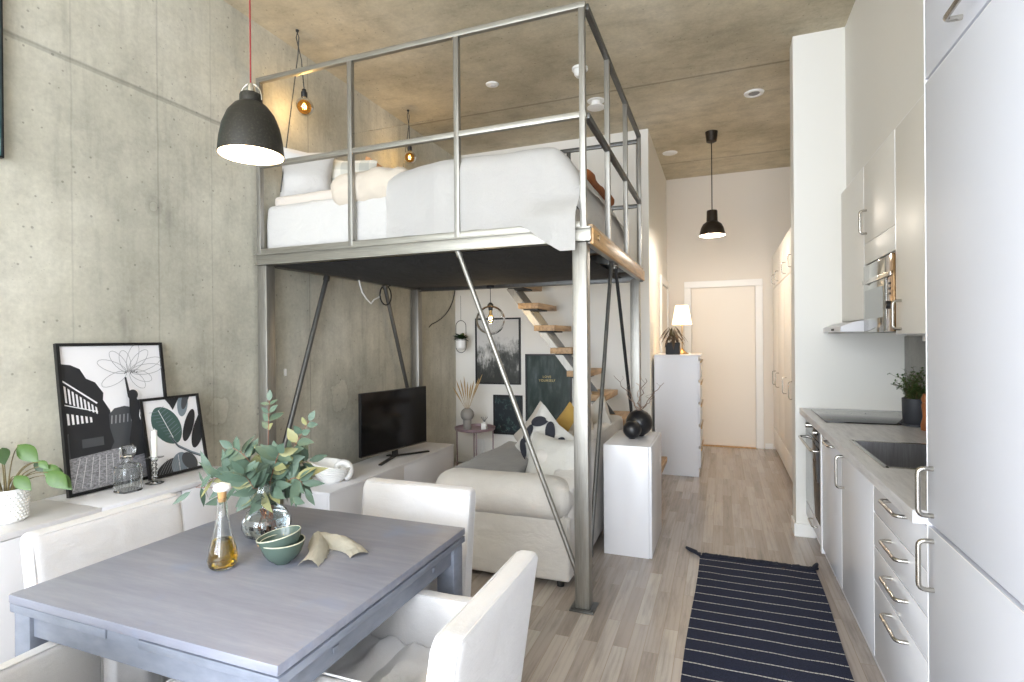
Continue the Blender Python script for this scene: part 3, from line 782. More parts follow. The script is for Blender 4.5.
def dv(u, v):
    x = -2.18 + .42 * u; w = v * 1.7; 
    top = 2.452 + .02 * noise.noise(Vector((x * 8, w * 5, 3))) - .05 * (2 * u - 1) ** 4 
    if w < 1.4: y = 4.35 - w; z = top
    else:
        d = w - 1.4; a = d / .3 * 1.45; y = 2.95 - .115 * math.sin(a) ; z = top - .24 * (1 - math.cos(a)) * .78
        y += .012 * noise.noise(Vector((x * 14, z * 9, 1)))
    return Vector((x, y, z))
b = MB(); b.soft(-2.31, 2.765, 2.245, -1.76, 4.40, 2.465, .09, 16, .022, 7)
tag(b.build('folded_duvet', 'duvet'), 'beige duvet rolled across the loft bed beside the bedspread', 'duvet')
def pil(name, label, m, w, h, t, mtx, cat='pillow', seed=0, group=None):
    return tag(MB().pillow(w, h, t, mtx, seed=seed).build(name, m), label, cat, group)
pil('bed_pillow', 'white pillow propped at the left end of the loft bed', 'bed_white', .36, .36, .16, T(-2.68, 3.02, 2.545, .25, .05, .6), seed=1)
pil('bed_pillow', 'grey checked pillow behind the white pillow on the loft bed', 'check', .46, .38, .14, T(-2.53, 3.24, 2.525, .35, .05, .45), seed=2)
pil('bed_cushion', 'tan cushion peeking up behind the beige duvet', 'peach', .42, .36, .13, T(-2.34, 3.42, 2.50, .35, .5, .5), 'cushion', seed=3)
tag(MB().soft(-.93, 3.12, 2.345, -.71, 3.90, 2.40, .026, 12, .014, 9, seed=4).build('rust_blanket', 'rust'), 'rust brown blanket bunched at the foot of the loft bed behind the railing', 'blanket')

# ------------------------------------------------------------------ dining table
tb = thing('dining_table', 'square grey-blue painted extendable wooden dining table', 'table', (-1.285, 1.26, 0))
tx0, tx1, ty0, ty1 = -1.735, -.835, .845, 1.70
MB().box(tx0, ty0, .727, tx1, ty1, .75, .003).build('tabletop', ['table'], tb)
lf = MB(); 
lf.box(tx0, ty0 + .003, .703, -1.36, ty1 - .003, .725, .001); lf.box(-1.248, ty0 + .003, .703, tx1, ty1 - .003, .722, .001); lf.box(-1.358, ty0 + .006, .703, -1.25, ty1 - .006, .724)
lf.build('extension_leaf', 'table_side_shaded', tb)
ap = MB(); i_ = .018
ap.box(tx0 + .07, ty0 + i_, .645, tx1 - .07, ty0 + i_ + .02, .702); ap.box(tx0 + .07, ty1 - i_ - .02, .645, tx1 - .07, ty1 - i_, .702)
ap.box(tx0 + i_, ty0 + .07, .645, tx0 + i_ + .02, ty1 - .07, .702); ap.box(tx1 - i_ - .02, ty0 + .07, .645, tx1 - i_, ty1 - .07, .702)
ap.build('apron', 'table_side_shaded', tb, smooth=False)
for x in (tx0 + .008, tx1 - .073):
    for y in (ty0 + .008, ty1 - .073): MB().box(x, y, .0005, x + .065, y + .065, .702, .003).build('leg', 'table_side_shaded', tb)
for y in (1.03, 1.50): MB().box(tx1 - i_, y, .67, tx1 - i_ + .004, y + .022, .685, .002).build('runner_plug', 'table_side_shaded', tb)

# ------------------------------------------------------------------ chairs
def make_chair():
    c = thing('dining_chair', '', 'chair', (0, 0, 0), 'slipcovered dining chairs around the table')
    hw = .255; D = .50
    lean = lambda p: Vector((p.x, p.y - .082 * max(0, (p.z - .25)) / .55, p.z))
    bk = MB().soft(-hw, 0, .06, hw, .068, .80, .022, 18, .004, 5, fn=lean).build('backrest', 'slip', c)
    pp = MB()
    for y in (.006, .062):
        pts = [(-hw + .004, y, .10), (-hw + .004, y, .775), (-hw + .02, y, .794), (hw - .02, y, .794), (hw - .004, y, .775), (hw - .004, y, .10)]
        q = []
        for a, b in zip(pts[:-1], pts[1:]):
            for i in range(6): q.append(lean(Vector(a).lerp(Vector(b), i / 6)))
        q.append(lean(Vector(pts[-1]))); pp.tube(q, .0028, 6)
    pp.build('piping', 'slip', bk)
    for sx in (-1, 1):
        x0, x1 = (hw - .055, hw) if sx > 0 else (-hw, -hw + .055)
        ar = MB().soft(x0, .06, .07, x1, D, .638, .018, 14, .004, 6, seed=sx).build('armrest', 'slip', c)
        pq = MB(); pq.tube([(x, y, z) for x, y, z in (((x0 + x1) / 2 - sx * .022, .10, .637), ((x0 + x1) / 2 - sx * .022, D - .012, .636), ((x0 + x1) / 2 - sx * .022, D - .003, .60), ((x0 + x1) / 2 - sx * .022, D - .003, .12))], .0026, 6)
        pq.build('piping', 'slip', ar)
    st = MB().soft(-hw + .05, .07, .20, hw - .05, D - .012, .50, .03, 26, 0, 1)
    for v in st.bm.verts:
        if v.co.z > .4:
            v.co.z += .024 * noise.noise(Vector((v.co.x * 6, v.co.y * 20, 0))) + .014 * noise.noise(Vector((v.co.x * 20, v.co.y * 8, 4)))
    st.build('seat', 'slip', c)
    for x in (-hw + .03, hw - .03):
        for y in (.03, D - .03): MB().box(x - .017, y - .017, .0005, x + .017, y + .017, .13, .002).build('leg', 'black_matte', c)
    return c
ch = make_chair()
ch['label'] = 'white slipcovered chair on the kitchen side of the dining table'
ch.location = (-.568, 1.215, 0); ch.rotation_euler = (0, 0, PI / 2)
for loc, rz_, lb in (((-1.195, 1.945, 0), PI, 'white slipcovered chair at the far side of the dining table, before the sofa'),
                     ((-2.00, 1.295, 0), -PI / 2, 'white slipcovered chair between the dining table and the low sideboard'),
                     ((-1.375, .48, 0), 0, 'white slipcovered chair at the near side of the table, cut by the bottom edge')):
    k = copy_tree(ch); k.location = loc; k.rotation_euler = (0, 0, rz_); k['label'] = lb

# ------------------------------------------------------------------ on the table
TZ = .7505
ob = thing('oil_bottle', 'glass bottle half filled with golden olive oil on the dining table', 'bottle', (-1.350, 1.163, TZ))
c0 = (-1.350, 1.163, TZ)
outer = [(0, .001), (.030, .001), (.038, .01), (.041, .028), (.036, .055), (.024, .10), (.0155, .15), (.0125, .19), (.0135, .196), (.0135, .20)]
inner = [(r - .0018, z) for r, z in outer[::-1] if z > .005] + [(.030, .006), (0, .006)]
MB().lathe(outer + inner, c0).build('bottle_glass', 'glass', ob)
oi = [(0, .0065), (.0285, .0065), (.0355, .012), (.0388, .028), (.0340, .055), (.0265, .080), (0, .080)]
MB().lathe(oi, c0).build('oil', 'oil', ob)
MB().lathe([(0, .19), (.0105, .19), (.012, .222), (0, .222)], c0).build('cork', 'cork', ob)
MB().lathe([(0, .222), (.020, .222), (.024, .228), (.022, .238), (.008, .244), (0, .245)], c0).build('stopper', 'porcelain', ob, label='white porcelain stopper with blue line')
vs = thing('glass_vase', 'round clear glass vase with small handles on the dining table', 'vase', (-1.425, 1.40, TZ))
c0 = (-1.425, 1.40, TZ)
o_ = [(0, .001), (.045, .001), (.066, .012), (.078, .038), (.076, .060), (.060, .088), (.038, .103), (.036, .112), (.047, .125), (.053, .145), (.050, .165), (.046, .185), (.050, .198)]
i_ = [(max(r - .0025, .001), z) for r, z in o_[::-1] if z > .01] + [(.05, .008), (0, .007)]
gl = MB().lathe(o_ + i_, c0, 40); gl.build('vase_glass', 'glass', vs)
for s_ in (-1, 1):
    d = Vector((.93, .36, 0)) * s_; c = Vector(c0)
    MB().tube([c + d * .048 + Vector((0, 0, .185)), c + d * .066 + Vector((0, 0, .192)), c + d * .076 + Vector((0, 0, .175)), c + d * .070 + Vector((0, 0, .150)), c + d * .046 + Vector((0, 0, .126))], .006, 10).build('handle', 'glass', vs)
MB().lathe([(0, .009), (.046, .009), (.062, .016), (.073, .038), (.0715, .060), (.066, .068), (0, .068)], c0, 32).build('water', 'water', vs)
eu = thing('eucalyptus_bouquet', 'grey-green eucalyptus branches standing in the glass vase', 'plant', (-1.44, 1.40, TZ + .02))
RX = Vector((.933, .36, 0)); RY = Vector((-.36, .933, 0)); UP = Vector((0, 0, 1))
ec = Vector((-1.425, 1.40, 0))
def P3(a, z, b=0): return ec + RX * a + RY * b + UP * z
br = [  # tip in (right, height, depth), number of leaves, leaf size, mid offset
    ((.00, 1.20, .03), (0.0, 1.0, .0), 13, .048, .026, 'n'), ((.145, 1.135, .0), (.03, .95, 0), 9, .05, .028, 'n'),
    ((-.10, 1.05, -.02), (-.01, 1.0, 0), 12, .062, .034, 'n'), ((-.235, .91, -.03), (-.1, 1.03, 0), 8, .085, .022, 'l'),
    ((.145, .92, -.04), (.08, 1.02, 0), 12, .085, .030, 'l'), ((.125, .99, .05), (.04, .98, 0), 10, .08, .03, 'l'),
    ((-.16, .96, .05), (-.05, .99, 0), 10, .066, .036, 'n'), ((.07, 1.04, -.06), (.02, .98, 0), 13, .072, .038, 'n'),
    ((-.03, .98, -.09), (-.01, .93, -.05), 12, .085, .036, 'n'), ((.12, .90, -.08), (.05, .97, -.05), 10, .08, .034, 'l'), ((-.09, .90, -.07), (-.04, .97, -.04), 9, .085, .034, 'l')]
for bi, (tp, md, nl, L, W, kd) in enumerate(br):
    nl = max(5, int(nl * .78))
    mb = MB(); a0 = RND.uniform(0, 6.28)
    p0 = P3(.02 * math.cos(a0), TZ + .03, .02 * math.sin(a0)); tip = P3(tp[0], tp[1], tp[2]); mid = P3(md[0], md[1], md[2])
    pts = bez(p0, mid, tip, 18)
    # keep the stems inside the narrow vase neck
    for i, p in enumerate(pts):
        if p.z < TZ + .17:
            q = Vector((p.x - ec.x, p.y - ec.y, 0)); 
            if q.length > .024: q = q.normalized() * .024; pts[i] = Vector((ec.x + q.x, ec.y + q.y, p.z))
    mb.k = 2; mb.tube(pts, [.0022 - .0013 * i / 18 for i in range(19)], 6)
    st = [i for i in range(19) if pts[i].z > TZ + .165]
    for j in range(nl):
        f = st[0] + (18 - st[0]) * (j + .5) / nl; i = min(17, int(f)); fr_ = f - i; p = pts[i].lerp(pts[i + 1], fr_)
        tg = (pts[i + 1] - pts[i]).normalized()
        for s_ in (1, -1):
            if bi in (0,) and 3 < j < 6: continue
            side = tg.cross(RY).normalized() * s_ + RY * RND.uniform(-.9, .9)
            d = side * 1.0 + tg * RND.uniform(.2, .9) + UP * (RND.uniform(-.5, .3) if kd == 'l' else RND.uniform(-.2, .5))
            sc = RND.uniform(.8, 1.3) * (1.0 if j < nl - 2 else .75)
            mb.k = 1 if RND.random() < .2 else 0
            upv = (-RY * RND.uniform(.4, 1) + UP * RND.uniform(-.2, .9) + RX * RND.uniform(-.5, .5))
            mb.leaf(p, d, upv, L * sc, W * sc, .2, RND.uniform(-.1, .35), 6)
    mb.k = 0; mb.leaf(tip, tip - pts[-3], -RY, L * .8, W * .8, .2, 0, 5)
    mb.build('branch', ['euc', 'euc2', 'stem_red'], eu)
# bowls
def bowl(loc, tilt, label):
    t_ = thing('serving_bowl', label, 'bowl', loc, 'green bowls nested on the table')
    m_ = Matrix.Rotation(tilt[1], 4, 'Z') @ Matrix.Rotation(tilt[0], 4, 'X')
    K_ = .88
    o_ = [(a * K_, b * K_) for a, b in [(0, .0), (.026, .0), (.029, .004), (.046, .016), (.060, .036), (.068, .058), (.071, .072)]]
    i_ = [(a * K_, b * K_) for a, b in [(.068, .0725), (.064, .056), (.056, .037), (.042, .020), (.02, .009), (0, .008)]]
    MB().lathe(o_ + i_, loc, 40, mtx=m_).build('bowl_body', 'bowl', t_)
    MB().lathe([(a * K_, b * K_) for a, b in [(.0712, .071), (.0716, .0735), (.0695, .0745), (.0676, .0730)]], loc, 40, mtx=m_).build('rim', 'bowl_rim', t_)
bowl((-1.212, 1.250, TZ), (0, 0), 'lower green glazed bowl standing on the dining table')
bowl((-1.210, 1.250, TZ + .021), (math.radians(11), math.radians(-68)), 'upper green glazed bowl, tilted inside the lower one')
# napkin
def nap(u, v):
    x = -1.075 + .0 * u; 
    return None
np_ = MB()
def strip(p0, p1, p2, w0, w1, h0, h1, sd):
    pts = bez(p0, p1, p2, 16)
    def fn(u, v):
        i = min(15, int(u * 16)); f = u * 16 - i; c = pts[i].lerp(pts[i + 1], f); t_ = (pts[i + 1] - pts[i]).normalized(); n_ = Vector((-t_.y, t_.x, 0))
        w = w0 + (w1 - w0) * u; h = h0 + (h1 - h0) * u
        z = h * math.sin(PI * v) ** .7 + .006 * abs(noise.noise(Vector((u * 6 + sd, v * 5, sd)))) + .0015
        return Vector((c.x, c.y, TZ)) + n_ * (v - .5) * w + Vector((0, 0, z))
    np_.grid(fn, 30, 16)
strip((-1.20, 1.385, 0), (-1.14, 1.34, 0), (-1.115, 1.245, 0), .06, .062, .045, .020, 1)
strip((-1.19, 1.385, 0), (-1.10, 1.43, 0), (-1.02, 1.36, 0), .055, .06, .044, .012, 5)
bmesh.ops.solidify(np_.bm, geom=list(np_.bm.faces), thickness=.0015); bmesh.ops.recalc_face_normals(np_.bm, faces=list(np_.bm.faces))
tag(np_.build('linen_napkin', 'napkin'), 'crumpled oat coloured linen napkin beside the green bowls', 'napkin')

# ------------------------------------------------------------------ low sideboard and TV bench
sb = thing('sideboard', 'long low white sideboard against the concrete wall behind the dining table', 'sideboard', (-2.67, 1.3, 0))
MB().box(-2.862, .32, .06, -2.492, 2.27, .675).box(-2.84, .36, .0005, -2.52, 2.23, .06).build('carcass', 'white_satin', sb, smooth=False)
for a, b in ((.32, 1.53), (1.533, 2.27)): MB().box(-2.862, a, .6755, -2.47, b, .70, .0015).build('top', 'white_satin', sb)
for a, b in ((.32, .93), (.933, 1.53), (1.533, 1.90), (1.903, 2.27)): MB().box(-2.491, a + .001, .07, -2.474, b - .001, .672, .001).build('door', 'white_satin', sb)
tv = thing('tv_bench', 'low white television bench under the loft along the concrete wall', 'tv bench', (-2.6, 3.72, 0))
MB().box(-2.740, 2.87, .0005, -2.40, 4.55, .04).box(-2.755, 2.852, .04, -2.392, 4.598, .40).build('carcass', 'white_satin', tv, smooth=False)
MB().box(-2.755, 2.85, .4005, -2.37, 4.6, .42, .001).build('top', 'white_satin', tv)
for a, b in ((2.852, 3.74), (3.744, 4.598)): MB().box(-2.391, a, .045, -2.374, b, .399, .001).build('drawer_front', 'white_satin', tv)
# television
te = thing('television', 'flat black television on the low white bench', 'television', (-2.55, 3.92, .42))
tm = Matrix.Translation((-2.56, 3.92, 0)) @ Matrix.Rotation(math.atan2(-.117, .72), 4, 'Z')
b = MB(); b.box(-.03, -.40, .487, -.004, .40, .99, .004, tm); b.build('housing', 'black', te)
b = MB(); b.box(-.004, -.392, .497, -.001, .392, .983, 0, tm); b.build('screen', 'tv_screen', te, smooth=False)
b = MB(); b.box(-.006, -.40, .483, .001, .40, .489, 0, tm); b.build('bezel_strip', 'chrome', te)
b = MB(); b.box(-.03, -.03, .43, -.01, .03, .50, .003, tm)
b.bar(tm @ Vector((-.02, 0, .432)), tm @ Vector((.10, -.30, .427)), .028, .011); b.bar(tm @ Vector((-.02, 0, .432)), tm @ Vector((.10, .30, .427)), .028, .011); b.bar(tm @ Vector((-.02, 0, .432)), tm @ Vector((-.10, 0, .427)), .04, .011)
b.build('stand', 'black', te, smooth=False)
# nautilus bowl
nb = thing('shell_bowl', 'white ribbed nautilus-shaped ceramic bowl on the television bench', 'bowl', (-2.58, 3.10, .42))
shape = MB(); KS = 1.48
prof = [(0, .0), (.045, .0)]
for i in range(72):
    t_ = i / 71; prof.append((.045 + .052 * math.sin(t_ * PI / 2) ** .8 + .0055 * abs(math.sin(t_ * PI * 8)), .004 + .098 * t_))
prof += [(.090, .100), (.080, .07), (.05, .03), (0, .025)]
shape.lathe(prof, (0, 0, 0), 48)
for v in shape.bm.verts:
    q = v.co.dot(-RX); v.co.z *= 1 + .22 * q / .1; v.co += -RX * max(0, q) * .25 * max(0, v.co.z) / .1
shape.bm.transform(Matrix.Translation((-2.545, 3.09, .4205)) @ Matrix.Scale(KS * .88, 4)); shape.build('body', 'porcelain', nb)
b = MB(); cc = Vector((-2.545, 3.09, .4205)) + RX * .068; pts = []; rr = []
for i in range(44):
    a = i / 43 * 2 * PI * 1.4; q = .062 * (1 - i / 43 * .78)
    pts.append(cc + RX * (q * math.cos(a - 1.2)) + UP * (.085 + q * math.sin(a - 1.2)) + RY * (.012 - .035 * i / 43)); rr.append(.027 * (1 - .55 * i / 43))
b.tube(pts, rr, 14).build('curled_spire', 'porcelain', nb)

# ------------------------------------------------------------------ framed pictures
class Pic:
    def __init__(s, name, label, o, eu_, ev, W, H, fw=.015, fd=.02, fm='black', cat='picture', group=None):
        s.o = Vector(o); s.u = Vector(eu_).normalized(); s.v = Vector(ev).normalized(); s.n = s.u.cross(s.v).normalized(); s.W = W; s.H = H; s.fw = fw; s.k = 0
        s.t = thing(name, label, cat, tuple(s.o), group)
        b = MB()
        for (a0, b0, a1, b1) in ((0, 0, W, fw), (0, H - fw, W, H), (0, fw, fw, H - fw), (W - fw, fw, W, H - fw)):
            q = []
            for n_ in (0, fd):
                for (a, c) in ((a0, b0), (a1, b0), (a1, b1), (a0, b1)): q.append(s.p(a, c, n_))
            b.hexa(q)
        b.build('frame', fm, s.t, smooth=False)
        b = MB(); q = []
        for n_ in (0.001, fd * .5):
            for (a, c) in ((fw, fw), (W - fw, fw), (W - fw, H - fw), (fw, H - fw)): q.append(s.p(a, c, n_))
        b.hexa(q); s.mb = b; s.mats = []; s.z = fd * .5
    def p(s, a, b, n): return s.o + s.u * a + s.v * b + s.n * n
    def q(s, x, y, dz): # normalized inside
        x = min(1, max(0, x)); y = min(1, max(0, y))
        return s.p(s.fw + x * (s.W - 2 * s.fw), s.fw + y * (s.H - 2 * s.fw), s.z + dz)
    def poly(s, m, pts):
        s.k += 1
        if m not in s.mats: s.mats.append(m)
        s.mb.k = s.mats.index(m) + 1
        g = [s.mb.bm.verts.new(s.q(x, y, .00012 * s.k)) for x, y in pts]
        f = s.mb.bm.faces.new(g); f.material_index = s.mb.k
        if len(pts) > 4: bmesh.ops.triangulate(s.mb.bm, faces=[f])
    def ell(s, m, cx, cy, a, b, rot, n=28, k0=0, pointy=1.0):
        P = []
        for i in range(n):
            t_ = 2 * PI * i / n; ex = a * math.cos(t_); ey = b * math.copysign(abs(math.sin(t_)) ** pointy, math.sin(t_)); asp = (s.W - 2 * s.fw) / (s.H - 2 * s.fw)
            P.append((cx + (ex * math.cos(rot) - ey * math.sin(rot)), cy + (ex * math.sin(rot) + ey * math.cos(rot)) * asp))
        s.poly(m, P); return P
    def line(s, m, pts, w):
        asp = (s.W - 2 * s.fw) / (s.H - 2 * s.fw)
        for (x0, y0), (x1, y1) in zip(pts[:-1], pts[1:]):
            dx, dy = x1 - x0, (y1 - y0) / asp; L = math.hypot(dx, dy) or 1; nx, ny = -dy / L * w / 2, dx / L * w / 2 * asp
            s.poly(m, [(x0 + nx, y0 + ny), (x1 + nx, y1 + ny), (x1 - nx, y1 - ny), (x0 - nx, y0 - ny)])
    def done(s, basem, glass=False):
        s.mb.build('print', [basem] + s.mats, s.t, smooth=False)
        return s.t
bl = Vector((-2.765, 1.565, .7015)); top = Vector((-2.852, 1.565, 1.402))
pc = Pic('framed_picture', 'large black-framed street photo print with a figure holding a flower, on the sideboard', bl, (0, 1, 0), top - bl, .505, .703, .014)
pc.poly('ink', [(0, .88), (.09, .87), (.17, .84), (.22, .77), (.30, .74), (.37, .66), (.36, .61), (.42, .53), (.43, .40), (0, .40)])
for i in range(9): pc.poly('paper', [(.015 + i * .033, .73 - i * .020), (.032 + i * .033, .72 - i * .020), (.036 + i * .033, .61 - i * .012), (.020 + i * .033, .615 - i * .012)])
for i in range(6): pc.poly('paper', [(.02 + i * .04, .54 - i * .008), (.04 + i * .04, .535 - i * .008), (.042 + i * .04, .46), (.022 + i * .04, .46)])
pc.line('paper', [(0, .765), (.30, .59)], .016); pc.line('paper', [(0, .60), (.3, .53)], .010)
pc.poly('ink2', [(.40, .40), (.40, .50), (.46, .54), (.56, .55), (.66, .53), (.66, .38)])
for i in range(6): pc.line('ink3', [(.42 + i * .04, .43), (.43 + i * .04, .49)], .012)
pc.poly('ink2', [(0, .40), (1, .40), (1, .2), (0, .2)])
pc.poly('ink', [(.02, .44), (.30, .43), (.40, .40), (.43, .30), (.38, .24), (.02, .22)])
pc.poly('ink2', [(.13, .35), (.33, .35), (.33, .29), (.13, .29)])
pc.poly('cobble', [(0, .23), (.45, .25), (1, .22), (1, 0), (0, 0)])
for i in range(7): pc.line('paper', [(.02 + i * .075, .02), (.10 + i * .06, .22)], .004)
pc.poly('ink2', [(.70, .44), (.82, .52), (.98, .44), (.98, .2), (.66, .2)])
for a_, l_ in ((-2.7, .28), (2.75, .30), (2.2, .26), (1.75, .22), (1.2, .30), (.8, .30), (.35, .36), (.1, .34), (-.4, .24), (-.9, .22)):
    cx, cy = .62 + math.cos(a_) * l_ * .55, .80 + math.sin(a_) * l_ * .55 * .71
    P = [(cx + l_ * .5 * math.cos(t_ * PI / 9) * math.cos(a_) - .055 * math.sin(t_ * PI / 9) * math.sin(a_), cy + (l_ * .5 * math.cos(t_ * PI / 9) * math.sin(a_) + .055 * math.sin(t_ * PI / 9) * math.cos(a_)) * .71) for t_ in range(19)]
    pc.line('ink3', P, .005)
for i in range(7): pc.line('ink', [(.56 + i * .02, .785 + .006 * (i % 3)), (.575 + i * .02, .80 + .006 * (i % 2))], .007)
pc.poly('ink', [(.555, .76), (.575, .76), (.60, .64), (.57, .63)])
pc.ell('ink', .625, .625, .055, .055, 0)
pc.poly('ink', [(.585, .61), (.66, .60), (.70, .54), (.69, .46), (.73, .34), (.72, .18), (.54, .17), (.55, .30), (.59, .42), (.575, .50)])
pc.line('paper', [(.695, .54), (.675, .46), (.71, .38)], .010)
pc.poly('ink', [(.97, .78), (1, .78), (1, .60), (.965, .66)])
pc.done('paper')
bl = Vector((-2.715, 1.905, .7015)); top = Vector((-2.792, 1.905, 1.105))
ps = Pic('framed_picture', 'small black-framed print of dark green leaves leaning over the large picture', bl, (0, 1, 0), top - bl, .335, .415, .014)
ps.ell('leafprint', .38, .64, .36, .24, 2.05, pointy=1.15)
for i in range(9):
    t_ = -.26 + i * .065; cx, cy = .36 - .52 * t_ * -1, 0
    px, py = .36 + t_ * math.cos(2.12), .66 + t_ * math.sin(2.12) * .81
    ps.line('leafprint2', [(px, py), (px + .14, py + .07)], .008); ps.line('leafprint2', [(px, py), (px - .13, py - .0)], .006)
ps.line('paper', [(.26, .86), (.46, .46)], .012)
ps.ell('leafprint2', .72, .92, .24, .10, 1.35); ps.ell('ink2', .78, .98, .2, .06, 1.2); ps.ell('ink', .78, .60, .30, .09, 1.15); ps.ell('ink', .95, .50, .32, .11, 1.15)
ps.poly('ink', [(.40, 1), (.66, 1), (.52, .84), (.47, .92)])
ps.line('leafprint2', [(.40, .50), (.52, .34), (.75, .22), (1, .12)], .035); ps.line('ink', [(.41, .48), (.53, .32), (.76, .20), (1, .10)], .014)
ps.ell('ink', .30, .05, .26, .14, .5); ps.ell('leafprint2', .52, .09, .20, .16, 1.2); ps.ell('ink2', .70, .10, .18, .12, 2.2); ps.line('paper', [(.5, .22), (.5, .0)], .008)
for i in range(8): ps.line('ink3', [(.12 + i * .05, .0), (.30 + i * .035, .19 - .008 * i)], .006)
ps.done('paper')
# gallery wall at the back
gy = 5.628
def wallpic(label, x0, z0, x1, z1, m):
    p_ = Pic('wall_picture', label, (x0, gy, z0), (1, 0, 0), (0, 0, 1), x1 - x0, z1 - z0, .018, .022)
    return p_
g1 = wallpic('black-framed misty forest print on the white wall behind the globe lamp', -2.61, .905, -2.065, 1.645, 0)
g1.done('print_forest')
g2 = wallpic('large black-framed dark green poster with small gold letters behind the sofa', -2.01, .51, -1.49, 1.243, 0)
r2 = g2.done('print_moss')
g3 = wallpic('small black-framed dark floral print low on the wall above the side table', -2.395, .35, -2.05, .787, 0)
g3.done('print_floral')
for s_, z in (('LOVE', .985), ('YOURSELF', .945)):
    cu = bpy.data.curves.new('gold_lettering', 'FONT'); cu.body = s_; cu.size = .036; cu.align_x = 'CENTER'; cu.extrude = .0005; cu.space_character = 1.15
    to = bpy.data.objects.new('gold_lettering', cu); COL.objects.link(to); cu.materials.append(M['gold'])
    me_ = bpy.data.meshes.new_from_object(to); bpy.data.objects.remove(to); to = bpy.data.objects.new('gold_lettering', me_); COL.objects.link(to)
    to.parent = r2; to.location = Vector((-1.765, gy - .0125, z)) - r2.location; to.rotation_euler = (PI / 2, 0, 0)
pt = Pic('wall_picture', 'teal abstract picture high on the concrete wall at the left edge', (-2.868, .75, 2.19), (0, 1, 0), (0, 0, 1), .635, .92, .006, .03, 'black')
pt.done('print_teal')

# ------------------------------------------------------------------ things on the sideboard
pp_ = thing('potted_plant', 'green heart-leaved plant in a white studded pot on the sideboard', 'plant', (-2.645, 1.285, .701))
c0 = (-2.645, 1.285, .701)
MB().lathe([(0, 0), (.060, 0), (.066, .006), (.070, .125), (.0695, .130), (.065, .130), (.063, .10), (0, .10)], c0, 40).build('pot', 'porcelain', pp_)
b = MB()
for k in range(9):
    for j in range(30):
        a = 2 * PI * (j + .5 * (k % 2)) / 30; z = .012 + k * .0125; r = .0664 + .004 * z / .12
        bmesh.ops.create_icosphere(b.bm, subdivisions=1, radius=.0042, matrix=Matrix.Translation((c0[0] + r * math.cos(a), c0[1] + r * math.sin(a), c0[2] + z)))
b.build('studs', 'porcelain', pp_, kind='stuff')
MB().lathe([(0, .101), (.062, .101)], c0, 24).build('soil', 'soil', pp_)
lv = [(.035, .29, 0, .075, 0), (.01, .285, -.04, .06, 1), (-.03, .27, .02, .05, 1), (.105, .205, 0, .06, 0), (.125, .185, -.03, .075, 0), (.13, .165, .0, .065, 0), (.095, .185, .05, .055, 1),
      (.05, .17, -.05, .06, 0), (.06, .215, .04, .05, 1), (-.06, .24, -.03, .06, 0), (-.08, .19, .0, .055, 1), (-.04, .16, -.06, .06, 0), (.02, .15, .02, .05, 1), (.095, .225, -.01, .035, 0), (-.10, .26, .03, .06, 0)]
cc = Vector(c0)
for (a, h, d_, L, dk) in lv:
    a *= 1.5; L *= 1.25; h = h * .95
    b = MB(); base_ = cc + UP * .1 + RX * a * .12; tip = cc + UP * (.02 + h) + RX * a + RY * d_ * .8
    if tip.x < -2.80: tip.x = -2.80
    pts = bez(base_, cc + UP * (.08 + h * .7) + RX * a * .35 + RY * d_ * .3, tip, 8)
    b.k = 1; b.tube(pts, [.003 - .0002 * i for i in range(9)], 6); b.k = 0
    dr_ = (RX * (1 if a > -.02 else -1) * .8 - UP * .55 - RY * .2) if a > .04 else (RX * .5 - UP * .5 - RY * .6) if a > -.02 else (-RX * .7 - RY * .4 - UP * .3)
    b.leaf(tip - dr_.normalized() * .008, dr_, UP * .55 - RY * .8, L * 1.12, L * .66, -.25, .25, 7)
    b.build('leaf', ['leaf_dark' if dk else 'leaf_green', 'stem'], pp_)
dc = thing('decanter', 'square cut-glass decanter with stopper before the large picture', 'decanter', (-2.64, 1.80, .701))
c0 = (-2.625, 1.745, .7005); KD = 1.30
b = MB()
def sq(prof, n=4.0):
    R_ = []
    for (r, z) in prof:
        r *= KD; z *= KD
        ring = []
        for j in range(32):
            a = 2 * PI * j / 32; k = r if r < .024 * KD else r / (abs(math.cos(a)) ** n + abs(math.sin(a)) ** n) ** (1 / n)
            ring.append(b.bm.verts.new((c0[0] + k * math.cos(a), c0[1] + k * math.sin(a), c0[2] + z)))
        R_.append(ring)
    for A, B_ in zip(R_[:-1], R_[1:]):
        for j in range(32): b.bm.faces.new((A[j], A[(j + 1) % 32], B_[(j + 1) % 32], B_[j]))
    b.bm.faces.new(R_[0][::-1]); b.bm.faces.new(R_[-1])
sq([(.036, 0), (.038, .003), (.038, .085), (.036, .092), (.018, .104), (.0145, .112), (.0145, .118), (.022, .122), (.022, .124), (.0115, .124), (.0115, .11), (.016, .101), (.032, .088), (.034, .08), (.034, .010), (.032, .007)])
b.build('bottle', 'glass', dc)
b = MB()
for s_ in range(4):
    a = s_ * PI / 2; d = Vector((math.cos(a), math.sin(a), 0)); w = Vector((-math.sin(a), math.cos(a), 0))
    for j in range(5):
        p = Vector(c0) + d * .0382 * KD + w * (-.026 + j * .011) * KD
        b.tube([p + UP * .008 * KD, p + w * .012 + UP * .045 * KD, p + UP * .082 * KD], .0009, 4)
b.build('cut_pattern', 'glass', dc)
MB().lathe([(a_ * KD, b_ * KD) for a_, b_ in [(0, .1245), (.010, .1245), (.012, .128), (.024, .132), (.027, .142), (.026, .158), (.018, .164), (0, .165)]], c0, 10).build('stopper', 'glass', dc)
cs = thing('candle_holder', 'clear glass candle holder with a white candle before the leaf picture', 'candle holder', (-2.64, 1.925, .701))
c0 = (-2.64, 1.885, .7005); KC = 1.25
pr = [(0, .0005), (.032, .0005), (.033, .003), (.012, .008), (.006, .014)]
